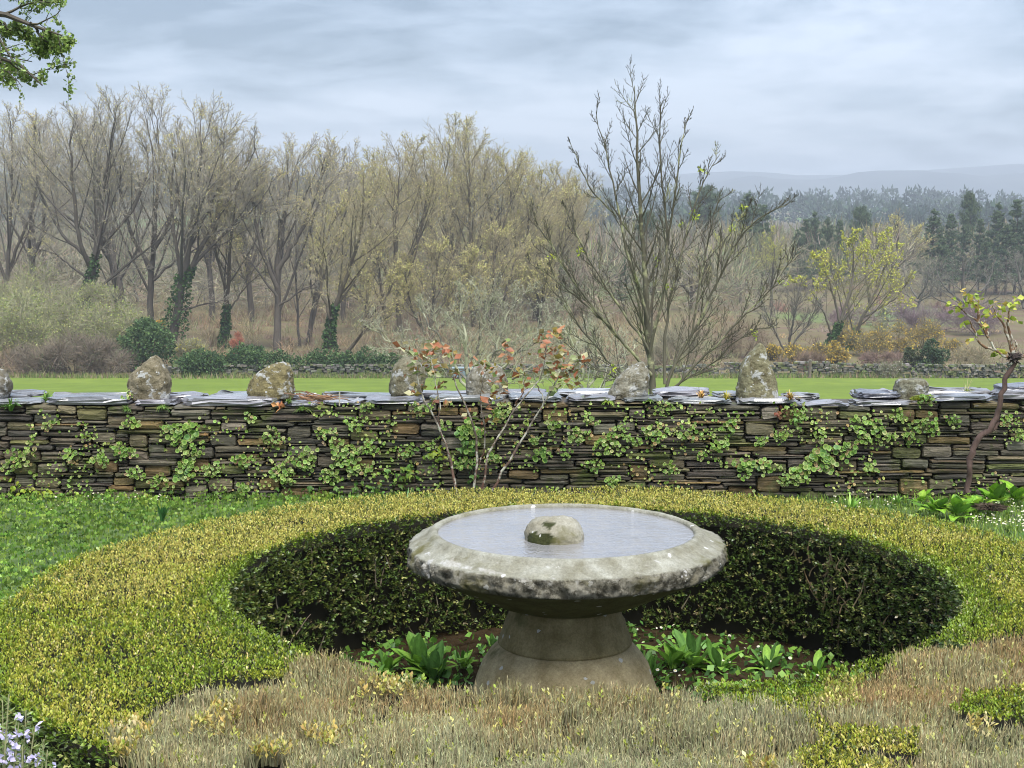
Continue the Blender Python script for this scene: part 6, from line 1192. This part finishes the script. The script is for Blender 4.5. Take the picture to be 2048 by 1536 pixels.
# ------------------------------------------------------------------ field walls, post, house
def field_wall(name, label, pts, hgt, seed, group):
    r = rng(seed); P = np.array([base_at(px, Y) for px, Y in pts]); t_ = thing(name, label, 'field wall', P[0], group); off = P[0]; g = G()
    L = np.r_[0, np.cumsum(np.linalg.norm(np.diff(P, axis=0), axis=1))]; N = int(L[-1] / .2 * 7)
    s = r.uniform(0, L[-1], N); c0 = np.stack([np.interp(s, L, P[:, k]) for k in range(3)], -1) - off; lev = r.integers(0, 7, N); top = hgt * (1 + .18 * fbm(p3(s / 3, 0), seed, 2)); c0[:, 2] += (lev + .5) / 7 * top; c0[:, 1] += r.normal(0, .05, N)
    bx = np.array([[x_, y_, z_] for x_ in (-1, 1) for y_ in (-1, 1) for z_ in (-1, 1)], float); bf = np.array([[0, 1, 3, 2], [4, 6, 7, 5], [0, 4, 5, 1], [2, 3, 7, 6], [0, 2, 6, 4], [1, 5, 7, 3]])
    bv = bx[None] * np.stack([r.uniform(.08, .2, N), r.uniform(.2, .3, N), r.uniform(.05, .085, N)], -1)[:, None] * r.uniform(.75, 1.1, (N, 8, 3))
    V = c0[:, None] + bv; F = (bf[None] + (np.arange(N) * 8)[:, None, None]).reshape(-1, 4); g.add(V, F, np.repeat(jit(r, pick(r, N, [(.13, .125, .10), (.155, .145, .12), (.11, .105, .09), (.22, .21, .19), (.12, .14, .06)], [4, 3, 3, 1, 4]), N, .25), 8, 0)); tag(g.obj('stones', M['dry'], t_), kind='stuff')
    N = int(L[-1] * 45); s = r.uniform(0, L[-1], N); q = np.stack([np.interp(s, L, P[:, k]) for k in range(3)], -1) - off; gp = fbm(p3(s / 4, 3), seed + 3, 3) > -.05; q = q[gp]; N = len(q); q[:, 2] += hgt * r.uniform(.3, 1.1, N); q[:, 1] -= r.uniform(.15, .35, N)
    g = G(); scatter(g, *LEAF2, q, frames(r.normal(0, 1, (N, 3)), r), r.uniform(.1, .2, N), jit(r, pick(r, N, [(.12, .16, .05), (.17, .2, .06), (.08, .11, .04)], [2, 2, 2]), N, .3)); tag(g.obj('ivy_leaves', M['far_leaf'], t_), kind='stuff')
field_wall('field_wall', 'mossy dry stone field wall at the right end of the meadow', [(1450, 105.6), (1700, 105.4), (1900, 103.5), (2120, 101)], 1.15, 1, 'field walls round the meadow')
field_wall('field_wall', 'brown dry stone field wall behind the left meadow, below the ivy banks', [(330, 105.4), (600, 105.6), (830, 105.8)], .95, 2, 'field walls round the meadow')
field_wall('field_wall', 'low field wall hidden by rose and ash at the middle of the meadow edge', [(835, 106), (1150, 106), (1445, 105.8)], .9, 3, 'field walls round the meadow')
b0 = base_at(1619, 103.5); o = thing('wooden_post', 'single weathered wooden post at the far edge of the meadow', 'post', b0); g = G(); h_ = 38 / FPX * 103.5
tubes(g, np.array([[[0, 0, -.2], [.01, 0, h_ * .5], [.03, 0, h_]]]), np.array([[.12, .115, .11]]), 7, (.14, .115, .09)); g.obj('shaft', M['bark'], o)
g = G(); tubes(g, np.array([[[.03, 0, h_ * .98], [.03, 0, h_ * 1.02], [.03, 0, h_ * 1.03]]]), np.array([[.13, .12, .005]]), 7, (.2, .18, .15)); g.obj('post_top', M['bark'], o)
b0 = base_at(925, 104); o = thing('blue_grey_panel', 'small blue grey panel at the meadow edge behind the rose bush', 'trough', b0)  # blue grey panel, given the form of a box on legs
def boxg(g, lo, hi, col):
    x0, y0, z0 = lo; x1, y1, z1 = hi; V = [(x0, y0, z0), (x1, y0, z0), (x1, y1, z0), (x0, y1, z0), (x0, y0, z1), (x1, y0, z1), (x1, y1, z1), (x0, y1, z1)]
    g.add(V, np.array([(0, 3, 2, 1), (4, 5, 6, 7), (0, 1, 5, 4), (1, 2, 6, 5), (2, 3, 7, 6), (3, 0, 4, 7)]), col)
g = G(); boxg(g, (-.7, -.35, .15), (.7, .35, .75), (.16, .20, .23)); g.obj('panel_body', M['dry'], o)
g = G(); boxg(g, (-.75, -.4, .75), (.75, .4, .82), (.22, .26, .28)); g.obj('rim', M['dry'], o)
for s_ in (-.5, .5): g = G(); boxg(g, (s_ - .05, -.3, -.1), (s_ + .05, .3, .15), (.1, .1, .1)); g.obj('leg', M['dry'], o)
# small white farmhouse far behind the poplars
HYd = 390; b0 = atY(428, 528, HYd); hs = thing('farmhouse', 'small white farmhouse with red tiled roof far behind the poplars', 'house', (b0[0], HYd, float(ground_z(b0[0], HYd)))); z0 = 528; hz = b0[2] - hs.location[2]
g = G(); boxg(g, (-3.4, 0, -1), (3.4, 6, hz + 2.2), (.62, .60, .57)); g.obj('wall', M['dry'], hs)
g = G(); zt = hz + 2.2; g.add([(-3.8, -.4, zt), (3.8, -.4, zt), (3.8, 6.4, zt), (-3.8, 6.4, zt), (-3.8, 3, zt + 2.0), (3.8, 3, zt + 2.0)], [np.array([(0, 1, 5, 4), (2, 3, 4, 5)]), np.array([(0, 4, 3), (1, 2, 5)])], (.30, .13, .11)); rf = g.obj('roof', M['dry'], hs)
g = G(); boxg(g, (1.6, 2.6, zt + 1.2), (2.3, 3.3, zt + 2.9), (.5, .48, .45)); g.obj('chimney', M['dry'], rf)
for x_ in (-1.8, .2, 2.0):
    g = G(); boxg(g, (x_ - .4, -.05, hz + .2), (x_ + .4, .1, hz + 1.4), (.07, .075, .085)); g.obj('window', M['dry'], hs)

# ------------------------------------------------------------------ leafy oak reaching in at the top left
OY = 12.5; r = rng(700); oak = thing('evergreen_oak', 'leafy oak at the left, its branches hanging into the top left corner', 'oak', (-6.6, OY, -1.1)); off = np.array(oak.location)
trunk = np.array([[0, 0, -.2], [.05, 0, 2], [.15, .05, 3.6], [.1, .1, 5.2]])
P, Rr = seeds([(trunk, .26, .10)], 14); g = G(); tubes(g, P, Rr, 9, (.07, .06, .05)); g.obj('trunk', M['bark'], oak, True)
def px2(l): return [atY(a_, b2, OY + d_) - off for a_, b2, d_ in l]
limbs = [([np.array([.13, .03, 3.3])] + px2([(-420, 60, 0), (-200, -10, 0), (-60, 15, 0), (60, 45, -.1), (125, 75, -.1)]), .10, .006), ([np.array([.13, .03, 3.0])] + px2([(-420, 140, .2), (-200, 90, 0), (-80, 90, .1), (0, 100, 0), (60, 135, 0), (82, 165, 0)]), .08, .006), (px2([(-200, 90, 0), (-90, 130, .1), (0, 140, .1), (35, 170, .1)]), .03, .005), (px2([(-200, -10, 0), (-40, -40, .2), (60, -20, .2), (95, 5, .1)]), .04, .006), (px2([(60, 45, -.1), (100, 90, 0), (135, 92, 0)]), .012, .004),
         (px2([(-60, 15, 0), (30, 60, .1), (90, 110, .1)]), .02, .005), ([np.array([.15, .05, 3.8]), np.array([-1.2, .3, 5.2]), np.array([-2.2, .4, 6.0])], .09, .01), ([np.array([.12, .08, 4.6]), np.array([.6, .9, 6.2]), np.array([1.0, 1.5, 7.2])], .08, .01), ([np.array([.13, .05, 3.9]), np.array([.2, -1.2, 5.0]), np.array([.6, -1.8, 5.8])], .08, .01)]
P, Rr = seeds(limbs, 16, .012, r); g = G(); tubes(g, P, Rr, 6, (.075, .065, .05)); Q, Qr = grow(r, P, Rr, 13, (.35, 1), 50, 14, .17, .3, 5, .5, .02, .16, .004, .3); tubes(g, Q, Qr, 4, (.08, .07, .05)); Q2, Q2r = grow(r, Q, Qr, 6, (.2, 1), 50, 15, .42, .3, 4, .6, .0, .2, .003, .3); tubes(g, Q2, Q2r, 3, (.08, .07, .05)); g.obj('branches', M['bark'], oak)
n_ = 30; k = np.repeat(np.arange(len(Q2)), n_ // 2); u = r.uniform(.2, 1.0, len(k)) * 3.99; i0 = u.astype(int); pos = Q2[k, i0] * (1 - (u - i0))[:, None] + Q2[k, i0 + 1] * (u - i0)[:, None] + r.normal(0, .012, (len(k), 3)); N = len(pos); keep = fbm(pos * 3, 71, 3) > -.35; pos = pos[keep]; N = len(pos)
g = G(); scatter(g, np.array(LEAF[0]) * [1.2, 1, 1], LEAF[1], pos, frames(r.normal(0, 1, (N, 3)) + [0, 0, .3], r), r.uniform(.022, .048, N), jit(r, pick(r, N, [(.17, .25, .05), (.23, .32, .07), (.11, .16, .045), (.30, .37, .13)], [4, 3, 3, 1.4]), N, .3)); tag(g.obj('leaves', M['leaf'], oak), kind='stuff')
